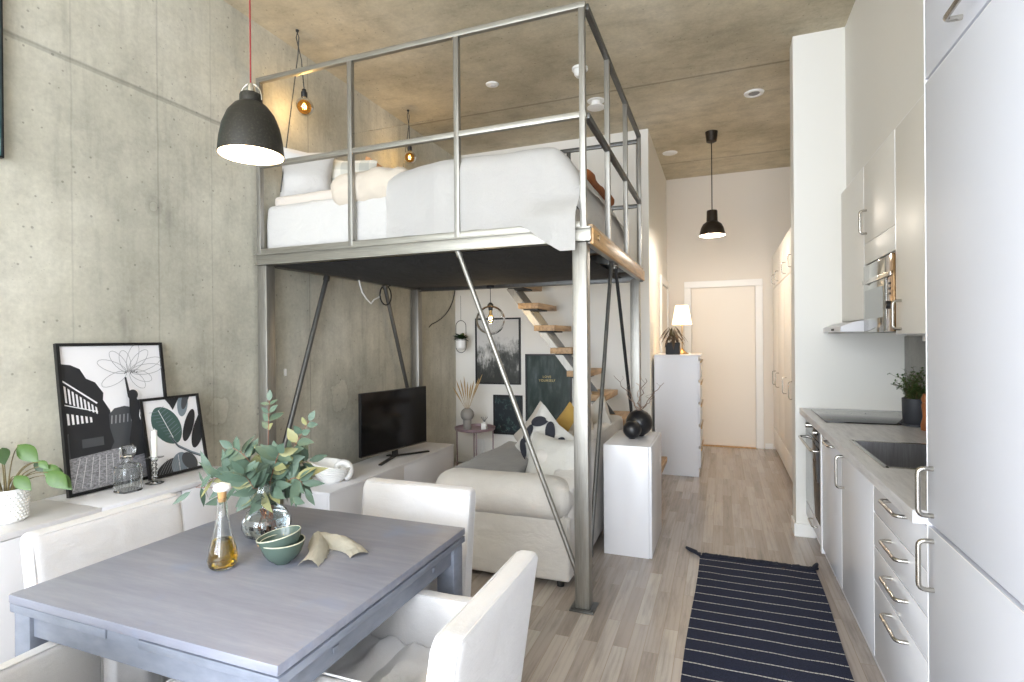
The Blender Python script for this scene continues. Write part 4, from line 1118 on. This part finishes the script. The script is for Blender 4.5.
for i in range(4):
    z = .018 + i * .017; pr += [(.006, z - .003), (.011, z + .005), (.006, z + .013)]
pr += [(.006, .085), (.012, .09), (.013, .10), (.033, .104), (.033, .106), (.0125, .106), (.0125, .094), (0, .094)]
MB().lathe([(a_ * KC, b_ * KC) for a_, b_ in pr], c0, 28).build('holder', 'glass', cs)
MB().lathe([(0, .119), (.0125, .119), (.0125, .262), (.005, .267), (0, .267)], c0, 20).cyl((c0[0], c0[1], c0[2] + .267), (c0[0], c0[1], c0[2] + .275), .0008).build('candle', 'candle', cs)

# ------------------------------------------------------------------ lamps
pl = thing('pendant_lamp', 'speckled black bell-shaped pendant lamp on a red cord above the dining table', 'pendant lamp', (-1.30, 1.20, 1.95))
c0 = (-1.232, 1.168, 1.925); KP = .875
pr_o = [(.0985, 0), (.0978, .012), (.095, .045), (.086, .092), (.070, .132), (.050, .158), (.034, .168), (.0335, .190), (.031, .196), (0, .198)]
pr_o = [(a * KP, b * KP) for a, b in pr_o]
MB().lathe(pr_o, c0, 48).build('lamp_shade', 'lamp_black', pl)
MB().lathe([(r - .0018, z) for r, z in pr_o[:-2]] + [(0, .160)], c0, 48).build('inner_shade', 'lamp_in', pl)
MB().lathe([(.0846, -.0004), (.0866, -.0004)], c0, 48).build('rim', 'lamp_black', pl)
MB().tube([Vector(c0) + UP * .155 + RX * .030] + [Vector(c0) + RX * (.030 * math.cos(a)) + UP * (.162 + .040 * math.sin(a)) for a in [i * PI / 12 for i in range(13)]] + [Vector(c0) - RX * .030 + UP * .155], .0018, 6).build('bracket', 'chrome', pl)
MB().lathe([(0, .173), (.010, .173), (.010, .188), (.006, .202), (0, .203)], c0, 16).build('cord_cap', 'chrome', pl)
MB().cyl(Vector(c0) + UP * .200, (c0[0], c0[1], CZ - .001), .0021, seg=8).build('cord', 'red_cord', pl, label='red textile cord')
b = MB(); bmesh.ops.create_uvsphere(b.bm, u_segments=20, v_segments=12, radius=.034, matrix=Matrix.Translation((c0[0], c0[1], c0[2] + .07))); b.cyl((c0[0], c0[1], c0[2] + .09), (c0[0], c0[1], c0[2] + .155), .016)
b.build('bulb', 'bulb_on', pl)
def pointlamp(name, loc, e, col, r=.03, spot=None):
    L = bpy.data.lights.new(name, 'SPOT' if spot else 'POINT'); L.energy = e; L.color = col; L.shadow_soft_size = r
    if spot: L.spot_size = spot; L.spot_blend = .6
    o = bpy.data.objects.new(name, L); COL.objects.link(o); o.location = loc; return o
pointlamp('pendant_light', (c0[0], c0[1], c0[2] + .03), 6, (1, .82, .6), .03)
# hall pendant
hl = thing('pendant_lamp', 'dark hall pendant lamp hanging before the far door', 'pendant lamp', (-.085, 5.97, 2.46))
c0 = (-.085, 5.97, 2.455)
pr_o = [(.125, 0), (.122, .03), (.112, .075), (.092, .115), (.066, .135), (.055, .142), (.052, .25), (.049, .257), (0, .258)]
MB().lathe(pr_o, c0, 40).build('lamp_shade', 'lamp_dark', hl)
MB().lathe([(r - .002, z) for r, z in pr_o[:-2]] + [(0, .24)], c0, 40).build('inner_shade', 'lamp_in', hl)
b = MB(); bmesh.ops.create_uvsphere(b.bm, u_segments=20, v_segments=12, radius=.045, matrix=Matrix.Translation((c0[0], c0[1], c0[2] + .07))); b.build('bulb', 'bulb_hall', hl)
MB().cyl((c0[0], c0[1], c0[2] + .255), (c0[0], c0[1], CZ - .10), .005, seg=8).build('cord', 'lamp_dark', hl)
MB().lathe([(0, -.11), (.03, -.11), (.05, -.10), (.062, -.001), (0, -.001)], (c0[0], c0[1], CZ), 28).build('ceiling_cup', 'lamp_dark', hl)
pointlamp('hall_pendant_light', (c0[0], c0[1], c0[2] + .01), 22, (1, .90, .78), .05)
# globe pendant under the loft
gp = thing('globe_pendant', 'clear glass globe pendant hanging under the loft before the forest print', 'pendant lamp', (-1.88, 4.45, 1.6))
c0 = (-1.905, 4.42, 1.445)
sph = [(.024, .255)] + [(.130 * math.sin(a), .130 - .130 * math.cos(a)) for a in [PI - .22 - (PI - .22) * i / 20 for i in range(21)]]
sph_i = [(max(0, (r * .985)), .130 + (z - .130) * .985) for r, z in sph[::-1]]
MB().lathe(sph + sph_i, c0, 40).build('glass_globe', 'thin_glass', gp)
MB().lathe([(0, .215), (.018, .215), (.022, .255), (.03, .262), (.012, .285), (0, .287)], c0, 20).build('socket', 'black_matte', gp)
MB().lathe([(0, .10), (.012, .103), (.026, .125), (.030, .150), (.016, .18), (.013, .215)], c0, 16).build('bulb', 'amber_glass', gp)
MB().tube([Vector(c0) + Vector((.008 * math.cos(i), .008 * math.sin(i), .13 + .04 * (i % 2))) for i in range(10)], .0012, 4).build('filament', 'filament', gp)
MB().cyl(Vector(c0) + UP * .28, (c0[0], c0[1], ZB - .022), .003, seg=6).lathe([(0, 0), (.035, 0), (.035, .02), (.02, .03), (0, .03)], (c0[0], c0[1], ZB - .042), 20).build('cord', 'black_matte', gp)
pointlamp('globe_light', (c0[0], c0[1], c0[2] + .145), 4, (1, .85, .65), .02)
# bare bulbs above the bed
BARE = 2.2
def bare(label, hook, sock, path, R_):
    t_ = thing('hanging_bulb', label, 'hanging bulb', tuple(sock), 'bare bulbs hung from ceiling hooks over the loft')
    hk = Vector(hook); sk_ = Vector(sock)
    MB().cyl(hk, hk - UP * .03, .004).lathe([(0, 0), (.012, 0), (.01, -.01), (0, -.01)], hook, 12).build('hook', 'black_matte', t_)
    MB().tube([sk_ + UP * .0, sk_.lerp(hk, .5) + RX * .004, hk - UP * .05 - RX * .008, hk - UP * .012, hk - UP * .05 + RX * .01, hk - UP * .16 + RX * .004] + [Vector(p) for p in path], .0038, 6).build('cord', 'cord', t_)
    MB().lathe([(0, .0), (.014, -.004), (.016, -.02), (.021, -.024), (.021, -.05), (.018, -.062), (0, -.062)], sock, 20).build('socket', 'black_matte', t_)
    cz = sk_ - UP * (.062 + R_); pointlamp('hanging_bulb_light', tuple(cz), BARE, (1, .86, .62), .018)
    gb = [(.018, R_ * 1.02)] + [(R_ * math.sin(a), R_ * math.cos(a)) for a in [.32 + (PI - .32) * i / 16 for i in range(17)]]
    MB().lathe(gb + [(max(0, r * .97), z * .97) for r, z in gb[::-1]], tuple(cz), 28).build('glass_globe', 'amber_glass', t_)
    f = MB()
    for k in range(6): a = k * PI / 3; f.tube([cz + UP * .03, cz + Vector((.012 * math.cos(a), .012 * math.sin(a), .015)), cz + Vector((.014 * math.cos(a), .014 * math.sin(a), -.018)), cz - UP * .0], .0007, 4)
    f.build('filament', 'filament', t_)
    return t_
bare('bare amber bulb hung from the ceiling over the head of the loft bed', (-2.68, 2.94, CZ - .001), (-2.68, 3.00, 3.145), [(-2.80, 2.9, 2.42)], .062)
bare('bare bulb hung from the ceiling farther back, half hidden behind the bedspread', (-2.676, 4.334, CZ - .001), (-2.66, 4.33, 3.20), [(-2.80, 4.3, 2.45)], .058)

# ------------------------------------------------------------------ ceiling fittings
def disc(name, label, cat, x, y, prof, m='porcelain', extra=None):
    t_ = thing(name, label, cat, (x, y, CZ))
    MB().lathe(prof, (x, y, CZ - .0005), 32).build('housing', m, t_)
    if extra: extra(t_)
    return t_
disc('ceiling_spot', 'flat white ceiling fitting left of the other two above the loft', 'ceiling fitting', -1.76, 4.16, [(0, -.01), (.038, -.012), (.05, -.008), (.055, 0)], extra=lambda t_: MB().lathe([(0, -.016), (.02, -.016), (.022, -.0125), (0, -.0125)], (-1.755, 4.165, CZ - .0005), 20).build('lens', 'white_satin', t_))
disc('smoke_detector', 'white domed smoke detector on the ceiling behind the corner rail post', 'smoke detector', -1.02, 4.17, [(0, -.075), (.03, -.07), (.045, -.05), (.05, -.02), (.062, -.018), (.062, 0)], extra=lambda t_: MB().box(-1.0, 4.115, CZ - .04, -.985, 4.125, CZ - .025).build('sensor', 'black', t_))
disc('air_valve', 'white round air valve with a lowered disc on the ceiling', 'air valve', -1.03, 4.80, [(0, -.005), (.075, -.005), (.08, 0)], extra=lambda t_: MB().lathe([(0, -.005), (.04, -.005), (.04, -.05), (.078, -.055), (.08, -.062), (.04, -.072), (0, -.074)], (-1.03, 4.80, CZ - .0005), 32).build('valve_disc', 'porcelain', t_))
disc('ceiling_spot', 'white recessed ring fitting on the hall ceiling near the pier', 'ceiling fitting', .275, 5.16, [(.045, -.004), (.06, -.014), (.078, -.010), (.082, 0)], extra=lambda t_: MB().lathe([(0, -.006), (.045, -.006)], (.275, 5.16, CZ - .0005), 28).build('insert', 'ink3', t_))
disc('ceiling_spot', 'small flat white disc on the hall ceiling left of the hall pendant', 'ceiling fitting', -.538, 6.46, [(0, -.010), (.07, -.010), (.08, -.006), (.084, 0)])

# ------------------------------------------------------------------ sofa
so = thing('sofa', 'linen-covered sofa under the loft seen from its arm end', 'sofa', (-1.2, 4.0, 0))
sy0_, sy1_ = 2.90, 4.73; bx = -.785
def wob(f, a): return a * noise.noise(f)
MB().soft(-1.62, sy0_ + .02, .04, bx - .01, sy1_ - .02, .40, .02, 24, .010, 5, seed=3).build('skirt', 'linen_sofa', so)
for (y0, y1, s_) in ((sy0_, sy0_ + .24, 1), (sy1_ - .24, sy1_, -1)):
    ar = MB()
    ar.soft(-1.60, y0 + .03 if s_ > 0 else y0, .30, bx - .03, y1 if s_ > 0 else y1 - .03, .56, .03, 14, .005, 4)
    ar.soft(-1.66, y0 - .035 if s_ > 0 else y0 + .02, .37, bx - .005, y1 - .01 if s_ > 0 else y1 + .035, .612, .118, 18, .006, 4, seed=2)
    ar.build('arm', 'linen_sofa', so)
MB().soft(bx - .16, sy0_ + .06, .10, bx, sy1_ - .06, .755, .05, 20, .006, 4, fn=lambda p: Vector((p.x, p.y, p.z if p.z < .5 else .5 + (p.z - .5) * min(1, .25 + max(0, p.y - 2.98) * 1.5)))).build('back', 'linen_sofa', so)
MB().tube([(bx - .006, sy0_ + .1 + i * .1, .745) for i in range(4, 17)], .004, 6).build('piping', 'linen_sofa', so)
for k in range(2):
    y0 = sy0_ + .235 + k * .68; MB().soft(-1.64, y0, .385, bx - .14, y0 + .675, .50, .045, 16, .006, 5, seed=k).build('seat_cushion', 'linen_sofa', so)
    MB().soft(bx - .32, y0 + .05, .48, bx - .10, y0 + .66, .72, .07, 16, .014, 5, seed=k + 5).build('back_cushion', 'linen_sofa', so)
for x in (-1.56, bx - .08):
    for y in (sy0_ + .08, sy1_ - .08): MB().cyl((x, y, .0005), (x, y, .05), .02, .024).build('leg', 'black_matte', so)
# cushions on the sofa
def cush(label, m, w, h, t, mtx, seed): return pil('sofa_cushion', label, m, w, h, t, mtx, 'cushion', seed)
cush('light grey linen cushion nearest the sofa arm', 'pillow_grey', .46, .40, .19, T(-.985, 3.26, .60, -.3, 0, -.45), 11)
b = MB(); m_ = T(-1.135, 3.56, .685, -.15, math.radians(35), -.45); b.pillow(.40, .40, .13, m_, seed=21)
oc = b.build('sofa_cushion', 'pillow_grey'); tag(oc, 'white cushion printed with large black ovals on the sofa', 'cushion')
sp = MB()
def thick(u, v): return ((1 - abs(u) ** 2.6) * (1 - abs(v) ** 2.6)) ** .55 * .13 / 2
for (cu_, cv_, a_, b_, r_) in ((-.55, .55, .30, .15, .8), (.1, .6, .32, .16, -.7), (.62, .5, .16, .28, .1), (-.62, -.05, .16, .30, .1), (0, -.02, .30, .17, .75), (.6, -.15, .28, .15, -.75), (-.45, -.62, .3, .15, -.7), (.25, -.62, .3, .17, .6), (.75, -.7, .14, .2, 0)):
    vs_ = []
    for i in range(25):
        t_ = 2 * PI * i / 24
        if i == 24: break
        a_ *= 1.012; b_ *= 1.012; u = cu_ + a_ * math.cos(t_) * math.cos(r_) - b_ * math.sin(t_) * math.sin(r_); v = cv_ + a_ * math.cos(t_) * math.sin(r_) + b_ * math.sin(t_) * math.cos(r_)
        u = max(-.95, min(.95, u)); v = max(-.95, min(.95, v)); vs_.append((u, v))
    cen = (sum(p[0] for p in vs_) / 24, sum(p[1] for p in vs_) / 24)
    rings = []
    for k in (1, .66, .33):
        rings.append([sp.bm.verts.new(m_ @ Vector(((cen[0] + (u - cen[0]) * k) * .20, -thick(cen[0] + (u - cen[0]) * k, cen[1] + (v - cen[1]) * k) - .009, (cen[1] + (v - cen[1]) * k) * .20))) for u, v in vs_])
    for A, B_ in zip(rings[:-1], rings[1:]):
        for i in range(24): sp.bm.faces.new((A[i], A[(i + 1) % 24], B_[(i + 1) % 24], B_[i]))
    sp.bm.faces.new(rings[-1])
M['oval_print'] = fabric('black_oval_print', (48, 50, 58), .05, 500)
sp.build('oval_print', 'oval_print', oc)
cush('beige cushion standing on its point behind the oval patterned cushion', 'pillow_beige', .42, .42, .15, T(-1.30, 3.95, .64, -.1, math.radians(43), -.5), 13)
cush('mustard yellow cushion on the sofa beside the steel post', 'mustard', .38, .38, .14, T(-1.12, 4.12, .65, -.1, math.radians(45), -.5), 14)
cush('beige cushion against the sofa back, seen right of the steel post', 'pillow_beige', .48, .44, .17, T(-1.0, 3.95, .62, -.4, .3, -1.2), 15)
cush('large light linen cushion at the far end of the sofa', 'pillow_grey', .46, .46, .18, T(-.98, 4.40, .66, -.4, .5, -1.2), 16)
tag(MB().soft(-1.70, 3.22, .49, -1.22, 4.3, .55, .028, 14, .02, 4, seed=8).build('grey_throw', 'throw_grey'), 'grey throw lying on the front of the sofa seat', 'throw')

# ------------------------------------------------------------------ side table with vase and diffuser
stb = thing('side_table', 'small round mauve metal tray table in the corner under the loft', 'side table', (-2.47, 5.28, 0))
c0 = (-2.44, 5.22, .455)
MB().lathe([(0, 0), (.205, 0), (.212, .006), (.216, .03), (.213, .03), (.208, .01), (.2, .006), (0, .006)], c0, 40).build('tray', 'mauve', stb)
for k in range(4):
    a = k * PI / 2 + .5; x, y = c0[0] + .19 * math.cos(a), c0[1] + .19 * math.sin(a)
    MB().cyl((x, y, .0005), (x, y, .458), .007, seg=10).build('leg', 'mauve', stb)
MB().tube([(c0[0] + .19 * math.cos(.5 + 2 * PI * i / 32), c0[1] + .19 * math.sin(.5 + 2 * PI * i / 32), .02) for i in range(33)], .006, 6, caps=False).build('foot_ring', 'mauve', stb)
va = thing('round_vase', 'grey ball-shaped vase with dried grasses on the side table', 'vase', (-2.52, 5.2, .462))
c0 = (-2.51, 5.18, .462)
MB().lathe([(0, 0), (.042, 0), (.044, .004), (.044, .088)] + [(.072 * math.sin(a), .155 - .072 * math.cos(a)) for a in [.66 + (2.75 - .66) * i / 14 for i in range(15)]] + [(.02, .215), (0, .20)], c0, 32).build('body', 'vase_grey', va)
b = MB()
for i, (dx, h) in enumerate(((-.17, .33), (-.13, .42), (-.08, .43), (-.04, .47), (.01, .40), (.05, .38), (.09, .42), (.15, .45), (.19, .50))):
    tip = Vector(c0) + RX * dx * .85 + UP * (.19 + h * .78) + RY * RND.uniform(-.04, .04); p0 = Vector(c0) + UP * .2 + RX * dx * .06
    b.tube([p0, p0.lerp(tip, .35), p0.lerp(tip, .55), p0.lerp(tip, .8), tip], [.0015, .002, .0065, .0075, .001], 6)
b.build('dried_grass', 'pampas', va)
rd = thing('reed_diffuser', 'small cream bottle with short reeds beside the grey vase', 'diffuser', (-2.33, 5.16, .462))
c0 = (-2.31, 5.17, .462)
MB().box(c0[0] - .027, c0[1] - .027, c0[2], c0[0] + .027, c0[1] + .027, c0[2] + .075, .008).lathe([(0, .075), (.011, .075), (.011, .088), (0, .088)], c0, 14).build('bottle', 'porcelain', rd)
b = MB()
for dx in (-.03, -.012, .01, .03): b.tube([Vector(c0) + UP * .085, Vector(c0) + UP * .14 + RX * dx * 1.1], [.0022, .003], 5)
b.build('reeds', 'pot_dark', rd)
# hanging planter
hpn = thing('hanging_planter', 'oval wire hanging planter with a small green plant on the back wall corner', 'planter', (-2.69, 5.40, 1.45))
c0 = Vector((-2.695, 5.42, 1.44)); pts = []
for i in range(49):
    a = 2 * PI * i / 48; x = .062 * math.cos(a); z = .062 * math.sin(a) + (.115 if math.sin(a) > 0 else -.115)
    pts.append(c0 + Vector((x, 0, z)))
MB().tube(pts, .0035, 6, caps=False).build('wire_loop', 'black_matte', hpn)
MB().cyl(c0 + UP * .177, (c0.x, c0.y, ZB - .01), .0018, seg=6).build('wire', 'black_matte', hpn)
MB().lathe([(0, -.14), (.04, -.138), (.056, -.12), (.058, -.03), (.054, -.03), (.05, -.11), (0, -.12)], tuple(c0), 24).build('pot', 'porcelain', hpn)
MB().lathe([(0, -.05), (.052, -.05)], tuple(c0), 16).lathe([(.0585, -.04), (.061, -.037), (.0585, -.034)], tuple(c0), 24).build('band', 'black_matte', hpn)
b = MB()
for i in range(38):
    a = RND.uniform(0, 2 * PI); d = Vector((math.cos(a), math.sin(a) * .6, RND.uniform(.1, 1.2))); p = c0 + UP * -.04 + d * .03
    b.leaf(p, d, UP, RND.uniform(.045, .075), .055, .2, .4, 4)
b.build('foliage', 'leaf_dark', hpn)
# socket box on the wall and cables
ws = tag(MB().box(-2.60, 5.612, .10, -2.52, 5.629, .28, .003).build('wall_socket', 'porcelain'), 'white double wall socket behind the side table', 'wall socket')
tag(MB().tube(bez((-2.855, 5.60, 1.98), (-2.855, 5.52, 1.68), (-2.855, 5.05, 1.57), 12) + [(-2.855, 5.0, 1.54)], .005, 6).build('black_cable', 'black_matte'), 'black cable curving from the loft beam to the concrete wall', 'cable')
MBc = MB(); y = 3.86
MBc.tube([(-2.76, 3.70, 1.90), (-2.76, 3.71, 1.86), (-2.76, 3.74, 1.80), (-2.76, 3.80, 1.75), (-2.76, 3.86, 1.715), (-2.76, 3.90, 1.75), (-2.76, 3.97, 1.775), (-2.76, 4.0, 1.80)], .006, 8)
tag(MBc.build('white_cable_loop', 'porcelain'), 'white cable loop dangling under the loft beside the concrete wall', 'cable')
MBc = MB(); MBc.tube([(-2.75, 3.98 + .08 + .085 * math.cos(a), 1.80 + .085 * math.sin(a)) for a in [2.2 + i * 5.2 / 20 for i in range(21)]] + [(-2.75, 4.14, 1.90)], .006, 8)
tag(MBc.build('black_cable_loop', 'black_matte'), 'black cable loop hanging under the loft next to the white one', 'cable')
tag(MB().box(-2.869, 2.985, 1.16, -2.855, 3.0, 1.21, .001).build('cable_clip', 'porcelain'), 'tiny white clip on the concrete wall near the steel post', 'cable clip')

# ------------------------------------------------------------------ stairs to the loft
stt = thing('loft_stairs', 'steep open stairs with oak treads on a steel stringer behind the sofa', 'stairs', (-1.2, 5.1, 0))
A0 = Vector((-1.90, 4.86, 1.90)); A1 = Vector((-.445, 4.86, .0))
for yy, m_ in ((4.86, 'steel'), (5.12, 'steel_dark')):
    MB().bar((A0.x, yy, A0.z), (A0.lerp(A1, .90).x, yy, .19), .016, .058, up=(1, 0, 1)).build('stringer', m_, stt, smooth=False)
MB().box(-.64, 4.84, .0005, -.60, 5.14, .42).build('foot', 'steel_dark', stt, smooth=False)
for k in range(-1, 8):
    z = 1.742 - .21 * k; x = -1.58 + .155 * k
    to = MB().box(x - .20, 4.78, z - .052, x, 5.38, z, .003).build('tread', 'oak', stt)
    MB().box(x - .17, 4.84, z - .066, x - .03, 5.15, z - .0525).build('bracket', 'black_matte', to, smooth=False)

# ------------------------------------------------------------------ console, vases, drawers
cn = thing('console_cabinet', 'white high-gloss console cabinet behind the sofa back', 'cabinet', (-.57, 3.9, 0))
cx0, cx1, cy0, cy1, cz = -.728, -.44, 3.53, 4.13, .712
MB().box(cx0, cy0, .0005, cx1, cy1, cz, .0015).build('carcass', 'white_gloss', cn)
MB().box(cx1 + .001, cy0 + .001, .004, cx1 + .018, cy1 - .001, cz - .001, .001).build('door', 'white_gloss', cn)
v1 = thing('ball_vase', 'larger black ball vase holding bare twigs on the white console', 'vase', (-.535, 4.05, cz))
def ball(c, R_): return [(0, 0.0005), (R_ * .35, .0005)] + [(R_ * math.sin(a), R_ - R_ * math.cos(a)) for a in [.42 + (2.82 - .42) * i / 22 for i in range(23)]] + [(R_ * .27, R_ * 1.90), (0, R_ * 1.7)]
MB().lathe(ball(0, .093), (-.552, 3.93, cz), 40).build('body', 'vase_black', v1)
v2 = thing('ball_vase', 'smaller black ball vase in front of the twig vase on the white console', 'vase', (-.60, 3.84, cz))
MB().lathe(ball(0, .062), (-.582, 3.80, cz), 40).build('body', 'vase_black', v2)
rn = random.Random(3); o = Vector((-.552, 3.93, cz + .17))
for k, (tx, tzz, ty) in enumerate(((-.16, .26, .05), (-.02, .20, -.05), (.05, .24, .03), (.17, .20, 0), (-.07, .16, .04), (.10, .12, -.03))):
    pts = [o]; n = 9
    for i in range(1, n + 1):
        t_ = i / n; pts.append(o + RX * (tx * t_ + rn.uniform(-.016, .016)) + UP * (tzz * t_ + rn.uniform(-.006, .01)) + RY * (ty * t_ + rn.uniform(-.015, .015)))
    b = MB(); b.tube(pts, [.0042 - .0024 * i / n for i in range(n + 1)], 5)
    for i in (5, 7): 
        q = pts[i]; b.tube([q, q + RX * rn.uniform(-.03, .03) + UP * .025, q + RX * rn.uniform(-.04, .04) + UP * .045], .0011, 4)
    b.build('twig', 'twig', v1)
cd = thing('chest_of_drawers', 'tall narrow white chest of drawers standing in the hall', 'chest of drawers', (-.4, 6.0, 0))
kx0, kx1, ky0, ky1, kz = -.655, -.225, 5.79, 6.40, 1.215
MB().box(kx0, ky0, .0005, kx1, ky1, kz).build('carcass', 'white_satin', cd, smooth=False)
MB().box(kx0 - .003, ky0 - .006, kz + .0005, kx1 + .022, ky1 + .003, kz + .018, .002).build('top', 'white_satin', cd)
n = 5
for i in range(n):
    z0 = .09 + i * (kz - .10) / n; z1 = z0 + (kz - .10) / n - .006
    d = MB().box(kx1 + .001, ky0 + .002, z0, kx1 + .018, ky1 - .002, z1 - .025, .001).build('drawer', 'white_satin', cd)
    MB().box(kx1 + .018, ky0 + .03, z1 - .05, kx1 + .03, ky1 - .03, z1 - .028, .002).build('grip', 'brass', d)
tl = thing('table_lamp', 'lit table lamp with a white shade and thin brass stem on the chest of drawers', 'table lamp', (-.37, 6.1, kz + .018))
c0 = (-.40, 6.13, kz + .0185)
MB().lathe([(0, 0), (.065, 0), (.066, .008), (.03, .03), (.012, .05), (.005, .07), (.0045, .38), (0, .38)], c0, 28).build('base', 'brass', tl)
MB().lathe([(.104, .315), (.066, .52)], c0, 40).build('lamp_shade', 'shade_lit', tl)
b = MB(); bmesh.ops.create_uvsphere(b.bm, u_segments=14, v_segments=10, radius=.03, matrix=Matrix.Translation((c0[0], c0[1], c0[2] + .40))); b.build('bulb', 'bulb_hall', tl)
pointlamp('table_lamp_light', (c0[0], c0[1], c0[2] + .40), 6, (1, .84, .66), .03)
dp = thing('potted_plant', 'dark drooping plant in a square black pot on the chest of drawers', 'plant', (-.47, 5.9, kz + .018))
c0 = Vector((-.475, 5.88, kz + .0185))
MB().box(c0.x - .068, c0.y - .068, c0.z, c0.x + .068, c0.y + .068, c0.z + .125, .004).build('pot', 'black_matte', dp)
b = MB()
for i in range(13):
    a = i * 2.4; r_ = .05 + .05 * RND.random(); top_ = c0 + UP * (.20 + .09 * RND.random()) + Vector((math.cos(a), math.sin(a) * .6, 0)) * r_ * .6
    b.k = 1; b.tube(bez(c0 + UP * .09, c0 + UP * .24, top_, 6), .003, 5); b.k = 0
    b.leaf(top_, Vector((math.cos(a), math.sin(a) * .6, -.7)), UP, .16, .036, -.2, .3, 6)
    b.leaf(c0 + UP * (.14 + .05 * RND.random()), Vector((math.cos(a + 1), math.sin(a + 1) * .6, RND.uniform(-.3, .8))), UP, .09, .03, -.2, .3, 5)
b.build('foliage', ['leaf_brown', 'stem'], dp)

# ------------------------------------------------------------------ light
W = bpy.data.worlds.new('daylight'); SC.world = W; W.use_nodes = True
bg = W.node_tree.nodes['Background']; bg.inputs['Color'].default_value = (.84, .91, 1.0, 1); bg.inputs['Strength'].default_value = 10.5
for i, (x0, x1) in enumerate(((-2.72, -1.03), (-.87, .98))):
    L = bpy.data.lights.new('window_portal', 'AREA'); L.shape = 'RECTANGLE'; L.size = x1 - x0; L.size_y = 3.2; L.cycles.is_portal = True
    o = bpy.data.objects.new('window_portal', L); COL.objects.link(o); o.location = ((x0 + x1) / 2, YB - .02, 1.73); o.rotation_euler = (PI / 2, 0, 0)

# ------------------------------------------------------------------ camera
cam_d = bpy.data.cameras.new('camera'); cam = bpy.data.objects.new('camera', cam_d); COL.objects.link(cam); SC.camera = cam
yaw, pitch, roll, F = .368043, -.002197, -.008426, 544.25
cy_, sy_ = math.cos(yaw), math.sin(yaw)
f_ = Vector((-sy_ * math.cos(pitch), cy_ * math.cos(pitch), math.sin(pitch))); r0 = Vector((cy_, sy_, 0)); u0 = r0.cross(f_)
r_v = r0 * math.cos(roll) + u0 * math.sin(roll); u_v = -r0 * math.sin(roll) + u0 * math.cos(roll)
m_ = Matrix((r_v, u_v, -f_)).transposed().to_4x4(); m_.translation = (0, 0, 1.40); cam.matrix_world = m_
cam_d.sensor_width = 36; cam_d.sensor_fit = 'HORIZONTAL'; cam_d.lens = F * 36 / 1024; cam_d.clip_start = .03; cam_d.clip_end = 60
SC.view_settings.view_transform = 'Standard'; SC.view_settings.look = 'None'; SC.view_settings.gamma = 1; SC.view_settings.use_curve_mapping = False
SC.view_settings.exposure = 0.62
SC.cycles.use_denoising = True; SC.cycles.max_bounces = 16; SC.cycles.diffuse_bounces = 8; SC.cycles.transmission_bounces = 14; SC.cycles.transparent_max_bounces = 12
SC.cycles.sample_clamp_indirect = 6
